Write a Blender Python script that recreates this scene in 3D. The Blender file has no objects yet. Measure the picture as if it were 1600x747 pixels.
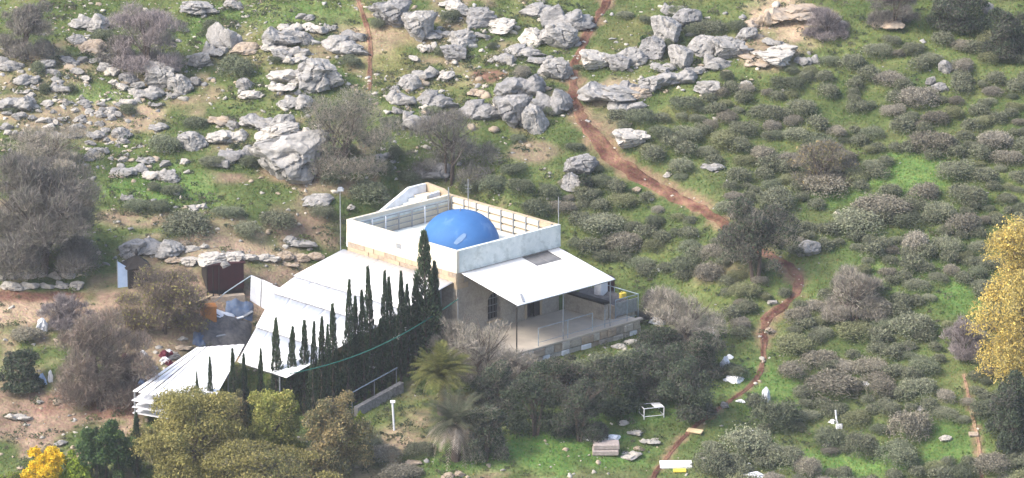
import bpy, bmesh, math, random
import numpy as np
from mathutils import Vector, Matrix, noise as mnoise

# ------------------------------------------------------------------ camera, sky, sun
SC = bpy.context.scene
COL = SC.collection
PITCH = math.radians(15.8); DIST = 260.0; FPX = 29.0 * DIST          # focal length in photo pixels (1600 wide)
R_ = np.array([1, 0, 0.0]); U_ = np.array([0, math.sin(PITCH), math.cos(PITCH)]); F_ = np.array([0, math.cos(PITCH), -math.sin(PITCH)])
CAM = -(-86 / FPX * DIST * R_ - 154.5 / FPX * DIST * U_ + DIST * F_)
cam = bpy.data.cameras.new('camera'); camo = bpy.data.objects.new('camera', cam); COL.objects.link(camo)
camo.location = CAM; camo.rotation_euler = (math.pi / 2 - PITCH, 0, 0)
cam.sensor_width = 36; cam.lens = 36 * FPX / 1600; cam.clip_start = 1; cam.clip_end = 3000
SC.camera = camo
SUN_AZ = Vector((-0.88, -0.47)).normalized(); SUN_EL = math.radians(44)
world = bpy.data.worlds.new('World'); SC.world = world; world.use_nodes = True
wn = world.node_tree.nodes; wl = world.node_tree.links
bg = wn['Background']; sky = wn.new('ShaderNodeTexSky'); sky.sky_type = 'NISHITA'; sky.sun_disc = False
sky.sun_elevation = SUN_EL; sky.sun_rotation = math.atan2(SUN_AZ.x, SUN_AZ.y); sky.dust_density = 3.5; sky.air_density = 0.9; sky.ozone_density = 0.5
wl.new(sky.outputs[0], bg.inputs[0]); bg.inputs[1].default_value = 0.15
sl = bpy.data.lights.new('sun', 'SUN'); sl.energy = 1.35; sl.angle = math.radians(14); sl.color = (1.0, 0.95, 0.87)
so = bpy.data.objects.new('sun', sl); COL.objects.link(so)
sd = Vector((SUN_AZ.x * math.cos(SUN_EL), SUN_AZ.y * math.cos(SUN_EL), math.sin(SUN_EL)))
so.rotation_euler = sd.to_track_quat('Z', 'Y').to_euler(); so.location = sd * 100
SC.view_settings.view_transform = 'Standard'; SC.view_settings.look = 'None'
SC.view_settings.exposure = 1.5; SC.view_settings.gamma = 1

# ------------------------------------------------------------------ helpers
rng = np.random.default_rng(7); random.seed(7)

def project(P):
    d = np.asarray(P, float) - CAM
    z = d @ F_
    return 800 + FPX * (d @ R_) / z, 373.5 - FPX * (d @ U_) / z, z

def ray(x, y):
    return (x - 800) / FPX * R_ - (y - 373.5) / FPX * U_ + F_

def at_z(x, y, z):
    d = ray(x, y); return CAM + d * ((z - CAM[2]) / d[2])

def at_y(x, y, Y):
    d = ray(x, y); return CAM + d * ((Y - CAM[1]) / d[1])

def hash2(ix, iy, s):
    n = (ix * 374761393 + iy * 668265263 + s * 1274126177) & 0x7fffffff
    n = ((n ^ (n >> 13)) * 1274126177) & 0x7fffffff
    return ((n ^ (n >> 16)) & 0xffff) / 65535.0

def vnoise(x, y, s=0):
    x = np.asarray(x, float); y = np.asarray(y, float)
    ix = np.floor(x).astype(np.int64); iy = np.floor(y).astype(np.int64)
    fx = x - ix; fy = y - iy
    fx = fx * fx * (3 - 2 * fx); fy = fy * fy * (3 - 2 * fy)
    a = hash2(ix, iy, s); b = hash2(ix + 1, iy, s); c = hash2(ix, iy + 1, s); d = hash2(ix + 1, iy + 1, s)
    return (a * (1 - fx) + b * fx) * (1 - fy) + (c * (1 - fx) + d * fx) * fy

ANG = math.radians(43.6)
EX = np.array([math.cos(ANG), math.sin(ANG), 0]); EY = np.array([-math.sin(ANG), math.cos(ANG), 0])

def loc(x, y, z):                       # shrine frame -> world
    return x * EX + y * EY + np.array([0, 0, z])

def box_dist(x, y, x0, x1, y0, y1):     # distance outside a rectangle of the shrine frame
    lx = x * EX[0] + y * EX[1]; ly = x * EY[0] + y * EY[1]
    dx = np.maximum(np.maximum(x0 - lx, lx - x1), 0); dy = np.maximum(np.maximum(y0 - ly, ly - y1), 0)
    return np.hypot(dx, dy)

def height(x, y):
    x = np.asarray(x, float); y = np.asarray(y, float)
    h = 0.30 * y
    h = h + (vnoise(x / 9, y / 9, 1) - .5) * 1.1 + (vnoise(x / 3.5, y / 3.5, 2) - .5) * .42 + (vnoise(x / 1.3, y / 1.3, 3) - .5) * .12
    d1 = box_dist(x, y, -1.0, 10.4, -5.0, 0.0)
    h = np.minimum(h, -0.75 + np.maximum(0, d1 - 1.2) * .55)
    d2 = box_dist(x, y, -.5, 8.2, -1, 10.2)
    h = np.minimum(h, 0.0 + np.maximum(0, d2 - .3) * .9)
    d3 = box_dist(x, y, -12, 0, 1.0, 8.6)
    h = np.minimum(h, -1.3 + np.maximum(0, d3) * .55 + .3 * np.clip((x * EX[0] + y * EX[1]) * .22 + 2.2, 0, 9))
    return h

def ground(x, y):                       # photo pixel -> point of the terrain
    d = ray(x, y); t0 = 180.0; P = CAM + d * t0
    ts = np.arange(180, 420, .25); Q = CAM[None] + ts[:, None] * d[None]
    g = Q[:, 2] - height(Q[:, 0], Q[:, 1])
    k = int(np.argmax(g < 0)) or len(ts) - 1
    t = ts[k - 1] + .25 * g[k - 1] / (g[k - 1] - g[k] + 1e-9)
    return CAM + d * t

def ppm(P):                             # photo pixels per metre at a point
    return FPX / float((np.asarray(P) - CAM) @ F_)

def np_mesh(name, V, F, mat=None, col=None, smooth=False):
    me = bpy.data.meshes.new(name); V = np.asarray(V, np.float32); F = np.asarray(F, np.int32)
    n, k = F.shape
    me.vertices.add(len(V)); me.vertices.foreach_set('co', V.ravel())
    me.loops.add(n * k); me.loops.foreach_set('vertex_index', F.ravel())
    me.polygons.add(n); me.polygons.foreach_set('loop_start', np.arange(0, n * k, k, dtype=np.int32))
    if smooth: me.polygons.foreach_set('use_smooth', np.ones(n, bool))
    me.update(calc_edges=True)
    if col is not None:
        a = me.color_attributes.new('Col', 'FLOAT_COLOR', 'POINT')
        c = np.ones((len(V), 4), np.float32); c[:, :3] = col
        a.data.foreach_set('color', c.ravel())
    if mat: me.materials.append(mat)
    return me

def link(name, data, parent=None, **kw):
    o = bpy.data.objects.new(name, data); COL.objects.link(o)
    if parent is not None: o.parent = parent
    for k, v in kw.items(): o[k] = v
    return o

def empty(name, P=(0, 0, 0), rz=0, label=None, cat=None, group=None):
    o = bpy.data.objects.new(name, None); COL.objects.link(o); o.location = P; o.rotation_euler = (0, 0, rz)
    if label: o['label'] = label
    if cat: o['category'] = cat
    if group: o['group'] = group
    return o

class MB:
    def __init__(s): s.bm = bmesh.new()
    def box(s, x0, x1, y0, y1, z0, z1):
        v = [s.bm.verts.new((x, y, z)) for x in (x0, x1) for y in (y0, y1) for z in (z0, z1)]
        for f in ((0, 1, 3, 2), (4, 6, 7, 5), (0, 4, 5, 1), (2, 3, 7, 6), (0, 2, 6, 4), (1, 5, 7, 3)): s.bm.faces.new([v[i] for i in f])
        return s
    def prism(s, pts, h0, h1, axis='z'):     # polygon pts (2d), extruded along axis
        def mk(p, h): return {'z': (p[0], p[1], h), 'y': (p[0], h, p[1]), 'x': (h, p[0], p[1])}[axis]
        a = [s.bm.verts.new(mk(p, h0)) for p in pts]; b = [s.bm.verts.new(mk(p, h1)) for p in pts]
        s.bm.faces.new(a); s.bm.faces.new(b[::-1]); n = len(pts)
        for i in range(n): s.bm.faces.new([a[i], b[i], b[(i + 1) % n], a[(i + 1) % n]])
        return s
    def hexa(s, c):                          # 8 corners, bottom 4 then top 4
        v = [s.bm.verts.new(tuple(p)) for p in c]
        for f in ((3, 2, 1, 0), (4, 5, 6, 7), (0, 1, 5, 4), (1, 2, 6, 5), (2, 3, 7, 6), (3, 0, 4, 7)): s.bm.faces.new([v[i] for i in f])
        return s
    def tube(s, pts, rad, n=6):
        pts = [Vector(p) for p in pts]; rings = []
        rr = rad if isinstance(rad, (list, tuple)) else [rad] * len(pts)
        for i, p in enumerate(pts):
            t = (pts[min(i + 1, len(pts) - 1)] - pts[max(i - 1, 0)]).normalized()
            a = t.orthogonal().normalized(); b = t.cross(a)
            if i and rings:
                pass
            rings.append([s.bm.verts.new(p + (a * math.cos(k * 2 * math.pi / n) + b * math.sin(k * 2 * math.pi / n)) * rr[i]) for k in range(n)])
        for i in range(len(rings) - 1):
            # align rings to keep the tube untwisted
            r0, r1 = rings[i], rings[i + 1]
            off = min(range(n), key=lambda q: (r1[q].co - r0[0].co).length)
            rings[i + 1] = r1 = r1[off:] + r1[:off]
            for k in range(n): s.bm.faces.new([r0[k], r0[(k + 1) % n], r1[(k + 1) % n], r1[k]])
        s.bm.faces.new(rings[0][::-1]); s.bm.faces.new(rings[-1])
        return s
    def build(s, name, mat, parent=None, bevel=0, **kw):
        bmesh.ops.recalc_face_normals(s.bm, faces=s.bm.faces)
        if bevel: bmesh.ops.bevel(s.bm, geom=list(s.bm.edges), offset=bevel, segments=1, affect='EDGES')
        me = bpy.data.meshes.new(name); s.bm.to_mesh(me); s.bm.free(); me.materials.append(mat)
        return link(name, me, parent, **kw)

# ------------------------------------------------------------------ materials
def material(name, c1, c2=None, scale=3.0, rough=.8, bump=0.0, bscale=20.0, spec=.3, stain=None, stain_amt=.5, stain_scale=1.2, vstretch=1.0, metal=0.0):
    m = bpy.data.materials.new(name); m.use_nodes = True; nt = m.node_tree; N = nt.nodes; L = nt.links
    b = N['Principled BSDF']; b.inputs['Roughness'].default_value = rough; b.inputs['Specular IOR Level'].default_value = spec; b.inputs['Metallic'].default_value = metal
    tc = N.new('ShaderNodeTexCoord'); mp = N.new('ShaderNodeMapping'); L.new(tc.outputs['Object'], mp.inputs[0]); mp.inputs['Scale'].default_value = (1, 1, vstretch)
    out = None
    if c2 is None: c2 = tuple(v * .8 for v in c1)
    n = N.new('ShaderNodeTexNoise'); n.inputs['Scale'].default_value = scale; n.inputs['Detail'].default_value = 8; n.inputs['Roughness'].default_value = .65; L.new(mp.outputs[0], n.inputs[0])
    r = N.new('ShaderNodeValToRGB'); r.color_ramp.elements[0].position = .33; r.color_ramp.elements[1].position = .67
    r.color_ramp.elements[0].color = (*c2, 1); r.color_ramp.elements[1].color = (*c1, 1); L.new(n.outputs[0], r.inputs[0]); out = r.outputs[0]
    if stain:
        n2 = N.new('ShaderNodeTexNoise'); n2.inputs['Scale'].default_value = stain_scale; n2.inputs['Detail'].default_value = 10; n2.inputs['Roughness'].default_value = .7; L.new(mp.outputs[0], n2.inputs[0])
        r2 = N.new('ShaderNodeValToRGB'); r2.color_ramp.elements[0].position = .5; r2.color_ramp.elements[1].position = .68
        r2.color_ramp.elements[0].color = (0, 0, 0, 1); r2.color_ramp.elements[1].color = (stain_amt,) * 3 + (1,); L.new(n2.outputs[0], r2.inputs[0])
        mx = N.new('ShaderNodeMix'); mx.data_type = 'RGBA'; L.new(r2.outputs[0], mx.inputs['Factor']); L.new(out, mx.inputs['A']); mx.inputs['B'].default_value = (*stain, 1); out = mx.outputs['Result']
    L.new(out, b.inputs['Base Color'])
    if bump:
        n3 = N.new('ShaderNodeTexNoise'); n3.inputs['Scale'].default_value = bscale; n3.inputs['Detail'].default_value = 6; L.new(mp.outputs[0], n3.inputs[0])
        bp = N.new('ShaderNodeBump'); bp.inputs['Strength'].default_value = bump; bp.inputs['Distance'].default_value = .1; L.new(n3.outputs[0], bp.inputs['Height']); L.new(bp.outputs[0], b.inputs['Normal'])
    return m

def leaf_material(name, trans=.36, var=.18):
    m = bpy.data.materials.new(name); m.use_nodes = True; nt = m.node_tree; N = nt.nodes; L = nt.links
    b = N['Principled BSDF']; b.inputs['Roughness'].default_value = .75; b.inputs['Specular IOR Level'].default_value = .15
    at = N.new('ShaderNodeAttribute'); at.attribute_name = 'Col'
    oi = N.new('ShaderNodeObjectInfo'); mr = N.new('ShaderNodeMapRange'); mr.inputs['To Min'].default_value = 1 - var; mr.inputs['To Max'].default_value = 1 + var
    L.new(oi.outputs['Random'], mr.inputs['Value'])
    hs = N.new('ShaderNodeHueSaturation'); L.new(at.outputs['Color'], hs.inputs['Color']); L.new(mr.outputs[0], hs.inputs['Value'])
    L.new(hs.outputs[0], b.inputs['Base Color'])
    tr = N.new('ShaderNodeBsdfTranslucent'); L.new(hs.outputs[0], tr.inputs['Color'])
    mx = N.new('ShaderNodeMixShader'); mx.inputs[0].default_value = trans; L.new(b.outputs[0], mx.inputs[1]); L.new(tr.outputs[0], mx.inputs[2])
    L.new(mx.outputs[0], N['Material Output'].inputs['Surface'])
    return m

LEAF = leaf_material('leaf'); TWIG = leaf_material('twig', 0.0, .1)
BARK = material('bark', (.13, .10, .08), (.07, .055, .045), 14, .9, .5, 30)
LIME = material('limestone', (.38, .365, .345), (.22, .215, .205), 5.5, .9, .9, 16, .15, (.11, .11, .105), .8, 3.0)
LIME_B = material('limestone_grey', (.31, .30, .295), (.17, .17, .165), 6, .9, .9, 16, .15, (.09, .09, .09), .8, 3.2)
LIME_T = material('limestone_tan', (.42, .35, .27), (.29, .225, .165), 4, .9, .8, 14, .15, (.22, .21, .20), .7, 2.4)
LIME_W = material('limestone_white', (.50, .47, .42), (.34, .32, .29), 4, .9, .8, 14, .15, (.20, .19, .18), .7, 2.8)
STONE = material('shrine_stone', (.42, .38, .32), (.29, .265, .23), 7, .9, .5, 14, .15, (.15, .14, .13), .6, 1.5)
BAND = material('band_stone', (.46, .37, .26), (.36, .29, .205), 3, .9, .4, 14, .15)
PLASTER = material('cream_plaster', (.66, .60, .48), (.56, .51, .41), 2, .85, .12, 18, .2, (.48, .42, .32), .5, 1.1)
PLASTER_G = material('weathered_shade_plaster', (.66, .69, .66), (.50, .55, .54), 1.6, .85, .15, 18, .2, (.26, .30, .28), .7, 1.5)  # stains are weathering; the bluish-grey base paints in the shaded wall's tone
WHITE = material('white_sheet', (.86, .86, .86), (.80, .81, .82), .8, .5, .0, 10, .3)
WHITE_D = material('dirty_white', (.74, .76, .80), (.55, .57, .60), 1.8, .7, .2, 12, .2, (.35, .33, .30), .5)
FLOOR = material('terrace_floor', (.46, .41, .34), (.38, .34, .29), 1.5, .9, .1, 12, .15)
METAL = material('grey_metal', (.30, .32, .34), (.2, .21, .22), 6, .55, 0, 10, .4, metal=.3)
SKYL = material('grey_skylight', (.22, .215, .21), (.14, .14, .14), 3, .8)
RAIL = material('blue_grey_rail', (.26, .33, .38), (.18, .22, .25), 6, .6)
DARK = material('dark_opening', (.025, .024, .026), (.015, .015, .017), 4, .6)
TARP_D = material('dark_tarp', (.13, .125, .12), (.045, .045, .05), 4, .7, .5, 6)
MAROON = material('maroon_paint', (.05, .013, .015), (.03, .009, .011), 3, .7, .1)
ORANGE = material('orange_plastic', (.50, .21, .06), (.40, .16, .045), 4, .6)
BLUET = material('blue_tarp', (.055, .095, .18), (.11, .135, .18), 3, .6, .5, 5)
PALEBLUE = material('pale_blue_sheet', (.36, .46, .62), (.28, .38, .55), 2, .6, .2, 5)
YELLOW = material('yellow_plastic', (.75, .58, .08), (.6, .45, .06), 4, .6)
WOOD = material('weathered_wood', (.50, .40, .25), (.38, .30, .19), 5, .85)
GREENC = material('green_cable', (.03, .16, .12), (.02, .12, .09), 4, .5)
BROWNW = material('dark_brown_wood', (.028, .023, .02), (.016, .014, .012), 5, .9, .4)
RED = material('dark_red_cloth', (.12, .015, .03), (.08, .01, .02), 4, .8)

def dome_material():
    m = material('blue_dome_paint', (.045, .145, .35), (.035, .12, .30), 1.5, .7, .03, 9, .25)
    nt = m.node_tree; N = nt.nodes; L = nt.links; b = N['Principled BSDF']; src = b.inputs['Base Color'].links[0].from_socket
    tc = N.new('ShaderNodeTexCoord'); n = N.new('ShaderNodeTexNoise'); n.inputs['Scale'].default_value = .75; n.inputs['Detail'].default_value = 9; n.inputs['Roughness'].default_value = .62
    L.new(tc.outputs['Object'], n.inputs[0]); r = N.new('ShaderNodeValToRGB'); r.color_ramp.elements[0].position = .56; r.color_ramp.elements[1].position = .75
    r.color_ramp.elements[0].color = (0, 0, 0, 1); r.color_ramp.elements[1].color = (.55, .55, .55, 1); L.new(n.outputs[0], r.inputs[0])
    mx = N.new('ShaderNodeMix'); mx.data_type = 'RGBA'; L.new(r.outputs[0], mx.inputs['Factor']); L.new(src, mx.inputs['A']); mx.inputs['B'].default_value = (.20, .30, .45, 1)
    L.new(mx.outputs['Result'], b.inputs['Base Color']); return m
DOME = dome_material()

def ground_material():
    m = bpy.data.materials.new('hillside'); m.use_nodes = True; nt = m.node_tree; N = nt.nodes; L = nt.links
    b = N['Principled BSDF']; b.inputs['Roughness'].default_value = .95; b.inputs['Specular IOR Level'].default_value = .1
    at = N.new('ShaderNodeAttribute'); at.attribute_name = 'Col'; tc = N.new('ShaderNodeTexCoord')
    n = N.new('ShaderNodeTexNoise'); n.inputs['Scale'].default_value = 1.7; n.inputs['Detail'].default_value = 12; n.inputs['Roughness'].default_value = .75; L.new(tc.outputs['Object'], n.inputs[0])
    mr = N.new('ShaderNodeMapRange'); mr.inputs['From Min'].default_value = .3; mr.inputs['From Max'].default_value = .7; mr.inputs['To Min'].default_value = .55; mr.inputs['To Max'].default_value = 1.35; L.new(n.outputs[0], mr.inputs['Value'])
    hs = N.new('ShaderNodeHueSaturation'); L.new(at.outputs['Color'], hs.inputs['Color']); L.new(mr.outputs[0], hs.inputs['Value'])
    n2 = N.new('ShaderNodeTexNoise'); n2.inputs['Scale'].default_value = 5; n2.inputs['Detail'].default_value = 8; L.new(tc.outputs['Object'], n2.inputs[0])
    m2 = N.new('ShaderNodeMapRange'); m2.inputs['From Min'].default_value = .3; m2.inputs['From Max'].default_value = .7; m2.inputs['To Min'].default_value = .47; m2.inputs['To Max'].default_value = .53; L.new(n2.outputs[0], m2.inputs['Value']); L.new(m2.outputs[0], hs.inputs['Hue'])
    L.new(hs.outputs[0], b.inputs['Base Color'])
    bp = N.new('ShaderNodeBump'); bp.inputs['Strength'].default_value = .8; bp.inputs['Distance'].default_value = .15; n3 = N.new('ShaderNodeTexNoise'); n3.inputs['Scale'].default_value = 6; n3.inputs['Detail'].default_value = 8
    L.new(tc.outputs['Object'], n3.inputs[0]); L.new(n3.outputs[0], bp.inputs['Height']); L.new(bp.outputs[0], b.inputs['Normal'])
    return m
HILL = ground_material()

# ------------------------------------------------------------------ trails (photo pixels: x, y, width)
TRAIL = [(962, -30, 18), (945, 5, 20), (925, 42, 21), (904, 82, 21), (893, 122, 22), (898, 160, 30), (915, 198, 36), (945, 235, 33), (985, 265, 34), (1030, 293, 30), (1075, 316, 28), (1112, 336, 25), (1150, 365, 24), (1190, 395, 24), (1225, 412, 26), (1250, 432, 26), (1250, 455, 20), (1225, 480, 18), (1194, 497, 30), (1192, 530, 15), (1195, 560, 14), (1187, 588, 13), (1162, 612, 13), (1130, 635, 13), (1100, 655, 13), (1070, 680, 13), (1045, 710, 13), (1020, 745, 13), (1000, 790, 13)]
FOOT = [(552, -30, 10), (559, 0, 10), (568, 24, 12), (574, 48, 11), (582, 76, 10), (576, 104, 9), (579, 124, 9), (577, 142, 7)]
SIDE = [(1505, 585, 8), (1514, 620, 9), (1522, 660, 10), (1530, 705, 10), (1536, 760, 11)]

def dense(pl, step=8):
    out = []
    for (a, b) in zip(pl[:-1], pl[1:]):
        n = max(1, int(math.hypot(b[0] - a[0], b[1] - a[1]) / step))
        for i in range(n): out.append([a[k] + (b[k] - a[k]) * i / n for k in range(3)])
    out.append(list(pl[-1])); A = np.array(out, float)
    for _ in range(3): A[1:-1] = (A[:-2] + 2 * A[1:-1] + A[2:]) / 4
    return A
TR = [dense(TRAIL), dense(FOOT), dense(SIDE)]

def trail_dist(px, py):                  # pixels to the nearest trail, in trail half-widths
    best = np.full(np.shape(px), 99.0)
    for T in TR:
        for x, y, w in T[::2]:
            best = np.minimum(best, np.hypot(px - x, (py - y) * 1.3) / (w * .5))
    return best

# ------------------------------------------------------------------ terrain
def axis(lo, hi, step, far):
    a = list(np.arange(lo, hi + 1e-6, step)); s = step; v = lo
    left = []
    while v > -far: s *= 1.35; v -= s; left.append(v)
    s = step; v = a[-1]; right = []
    while v < far: s *= 1.35; v += s; right.append(v)
    return np.array(left[::-1] + a + right)

ZONES = [  # photo ellipse: x, y, rx, ry, colour name, strength
    (50, 482, 150, 22, 'tan', 1), (60, 462, 110, 9, 'red', 1), (45, 650, 150, 55, 'tanred', 1), (150, 620, 90, 30, 'red', .8), (480, 355, 75, 40, 'tanred', .9), (340, 388, 130, 22, 'tan', .8), (230, 340, 90, 14, 'tanred', .8),
    (340, 360, 60, 24, 'tanred', .6), (400, 480, 110, 70, 'tanred', .7), (255, 500, 160, 90, 'tanred', .8), (365, 280, 40, 12, 'tanred', .7), (770, 118, 26, 12, 'red', .9), (615, 100, 50, 45, 'yel', .8), (590, 60, 45, 24, 'tan', .6), (520, 290, 60, 22, 'tanred', .7),
    (980, 60, 50, 50, 'yel', .6), (960, 150, 45, 30, 'tan', .7), (940, 190, 40, 24, 'tan', .5), (1235, 25, 60, 26, 'tan', .9), (1200, 80, 60, 26, 'tan', .8), (840, 235, 50, 16, 'tanred', .7), (800, 170, 40, 24, 'tan', .5), (470, 270, 50, 16, 'tanred', .8),
    (660, 130, 60, 30, 'yel', .5), (430, 60, 60, 60, 'yel', .4), (120, 190, 130, 30, 'tan', .7), (60, 120, 110, 50, 'tan', .45), (640, 690, 60, 30, 'tan', .7), (820, 690, 30, 14, 'tanred', .6), (1130, 425, 60, 16, 'tanred', .5),
    (1260, 420, 50, 30, 'yel', .7), (1060, 180, 40, 14, 'yel', .5), (900, 700, 120, 50, 'lush', 1), (700, 715, 70, 30, 'lush', .8), (1000, 650, 120, 24, 'lush', .8), (1420, 270, 80, 40, 'lush', .7), (1310, 310, 70, 20, 'lush', .7), (250, 290, 90, 40, 'lush', .7), (420, 20, 110, 26, 'lush', .6), (310, 45, 20, 30, 'lush', .7), (150, 145, 60, 16, 'lush', .6), (1500, 470, 50, 30, 'lush', .8), (1480, 690, 60, 40, 'lush', .8), (1330, 720, 90, 30, 'lush', .8), (1200, 620, 60, 60, 'lush', .7),
    (1380, 420, 200, 50, 'lush', .4), (740, 560, 90, 50, 'tan', .6)]
PAL = dict(tan=(.33, .25, .17), red=(.145, .08, .057), tanred=(.235, .17, .122), yel=(.17, .165, .065), lush=(.095, .165, .042))

xs = axis(-42, 42, .3, 330); ys = axis(-26, 62, .3, 330)
GX, GY = np.meshgrid(xs, ys); GZ = height(GX, GY)
PT = np.stack([GX, GY, GZ], -1).reshape(-1, 3)
px, py, _ = project(PT)

def ground_colour(px, py, X, Y):
    n1 = vnoise(X / 2.2, Y / 2.2, 11); n2 = vnoise(X / .8, Y / .8, 12); n3 = vnoise(X / 6, Y / 6, 13)
    g = np.clip(.5 + (n1 - .5) * 1.1 + (n2 - .5) * .7, 0, 1)[:, None]
    c = np.array([.072, .10, .032]) * (1 - g) + np.array([.125, .155, .052]) * g
    dirt = np.clip((n3 * .5 + n2 * .5 - .52) * 5, 0, 1)
    leftish = np.clip((1050 - px) / 300, .12, 1)
    dirt = (dirt * leftish)[:, None] * .8
    c = c * (1 - dirt) + np.array([.24, .185, .12]) * dirt
    for x, y, rx, ry, nm, s in ZONES:
        q = np.hypot((px - x) / rx, (py - y) / ry)
        w = np.clip((1.15 - q + (n2 - .5) * .7 + (n1 - .5) * .6) * 2.2, 0, 1)[:, None] * s
        c = c * (1 - w) + np.array(PAL[nm]) * (.75 + .5 * g) * w
    td = np.full(len(px), 99.0); near = (px > -60) & (px < 1660) & (py > -60) & (py < 810)
    td[near] = trail_dist(px[near], py[near])
    w = np.clip((1.45 - td + (n2 - .5) * 2.2) * 1.3, 0, 1)[:, None] * .85
    c = c * (1 - w) + np.array([.23, .155, .10]) * w
    return c
GC = ground_colour(px, py, PT[:, 0], PT[:, 1])
nx, ny = len(xs), len(ys)
I = np.arange(nx * ny).reshape(ny, nx)
Q = np.stack([I[:-1, :-1], I[:-1, 1:], I[1:, 1:], I[1:, :-1]], -1).reshape(-1, 4)
link('hillside_ground', np_mesh('hillside_ground', PT, Q, HILL, GC, True), kind='structure', label='green and stony hillside ground')

def make_path(name, T, cols, label):
    V = []; C = []; F = []
    P = np.array([ground(x, y) for x, y, w in T]); n = len(P); M = 9
    for i in range(n):
        t = P[min(i + 1, n - 1)] - P[max(i - 1, 0)]; t[2] = 0; t /= np.linalg.norm(t) + 1e-9; s = np.array([-t[1], t[0], 0])
        hw = T[i][2] * .38 / ppm(P[i])
        for k in range(M):
            f = (k / (M - 1) - .5) * 2
            jit = 1 + (vnoise(P[i][1] * 2.1 + (7 if f > 0 else 0), P[i][0] * 2.1, 5) - .5) * 1.3
            q = P[i] + s * f * hw * jit
            z = float(height(q[0], q[1])) + .05 - (.13 if abs(f) > .95 else 0) - .03 * (1 - abs(f)) + (vnoise(q[0] * 3, q[1] * 3, 6) - .5) * .04
            V.append((q[0], q[1], z)); nn = vnoise(q[0] * 1.6, q[1] * 1.6, 8)
            nn = np.clip((nn - .5) * 1.3 + .28 + .42 * abs(f) ** 1.5 + (vnoise(q[0] * 5, q[1] * 5, 9) - .5) * .9, 0, 1)
            C.append(np.array(cols[0]) * (1 - nn) + np.array(cols[1]) * nn)
    for i in range(n - 1):
        for k in range(M - 1):
            a = i * M + k; F.append((a, a + 1, a + M + 1, a + M))
    link(name, np_mesh(name, V, F, HILL, np.array(C), True), kind='structure', label=label)
make_path('trail', TR[0], ((.085, .04, .028), (.23, .135, .088)), 'red-brown dirt trail winding down the hillside')
make_path('footpath', TR[1], ((.11, .055, .038), (.25, .155, .10)), 'narrow red footpath left of the boulder pair')
make_path('side_path', TR[2], ((.22, .13, .085), (.33, .23, .14)), 'faint narrow path below the yellow tree')

# ------------------------------------------------------------------ labels that single things out
LM = [(720, 362, 'blue dome'), (608, 312, 'white roof stair'), (800, 372, 'weathered shade-tinted parapet'), (845, 430, 'white awning'), (668, 420, 'tallest cypress'), (500, 450, 'large white roof'), (280, 585, 'low white shed roof'), (352, 432, 'maroon shed'), (326, 490, 'orange box'), (212, 400, 'dark peaked hut'), (70, 445, 'stone block row'), (70, 330, 'big bare tree'), (180, 530, 'bare reddish thicket'), (40, 70, 'bare corner tree'), (230, 70, 'bare purplish tree'), (452, 240, 'huge pale boulder'), (628, 28, 'twin grey boulders'), (577, 110, 'narrow red footpath'), (540, 200, 'bare uphill tree'), (705, 230, 'bare tree behind dome'), (930, 90, 'cream trailside boulder'), (986, 212, 'tilted white boulder'), (907, 255, 'round grey boulder'), (860, 140, 'dark-faced trail rocks'), (1040, 80, 'ribbed grey outcrop'), (1140, 75, 'long rock rib'), (1230, 30, 'tan stony patch'), (1385, 25, 'dark hilltop tree'), (1465, 120, 'white rock trio'), (1175, 370, 'lone trail tree'), (1262, 385, 'lavender-white rock'), (1290, 245, 'brown brush mound'), (1425, 270, 'bright grass clearing'), (1575, 430, 'yellow tree'), (1335, 450, 'pale twiggy thicket'), (1195, 500, 'trail bend'), (1196, 615, 'hanging white bag'), (1306, 655, 'white stake'), (1477, 684, 'white stone in grass'), (1055, 730, 'white board'), (1018, 639, 'white frame crate'), (946, 702, 'stacked pink slabs'), (950, 600, 'dark thicket'), (700, 650, 'drooping palm'), (690, 560, 'yellow-green palm'), (300, 670, 'olive trees'), (75, 720, 'bright yellow bush'), (1527, 636, 'yellow plank'), (150, 185, 'rubble band'), (480, 110, 'white ledge rocks'), (100, 600, 'white litter'), (1080, 480, 'grey brush by terrace'), (970, 330, 'trail below boulders')]
PENDING = []
ORD = ['nearest', 'second nearest', 'third nearest', 'fourth nearest', 'fifth nearest', 'sixth nearest', 'seventh nearest', 'eighth nearest', 'ninth nearest', 'tenth nearest', 'eleventh nearest', 'twelfth nearest'] + ['%dth nearest' % k for k in range(13, 60)]

def label_later(o, x, y, adj, noun): PENDING.append((o, x, y, adj, noun))

def finish_labels():
    groups = {}
    for o, x, y, adj, noun in PENDING:
        best = min(LM, key=lambda l: math.hypot(x - l[0], (y - l[1]) * 1.3)); dx = x - best[0]; dy = y - best[1]
        side = ('right of' if dx > 0 else 'left of') if abs(dx) > abs(dy) * 1.2 else ('below' if dy > 0 else 'above')
        groups.setdefault((noun, best[2], side), []).append((math.hypot(dx, dy), o, adj))
    for (noun, lm, side), L in groups.items():
        L.sort(key=lambda t: t[0])
        for i, (d, o, adj) in enumerate(L):
            o['label'] = f'{adj} {noun} {side} the {lm}' + (f', {ORD[i]} to it' if len(L) > 1 else '')

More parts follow.
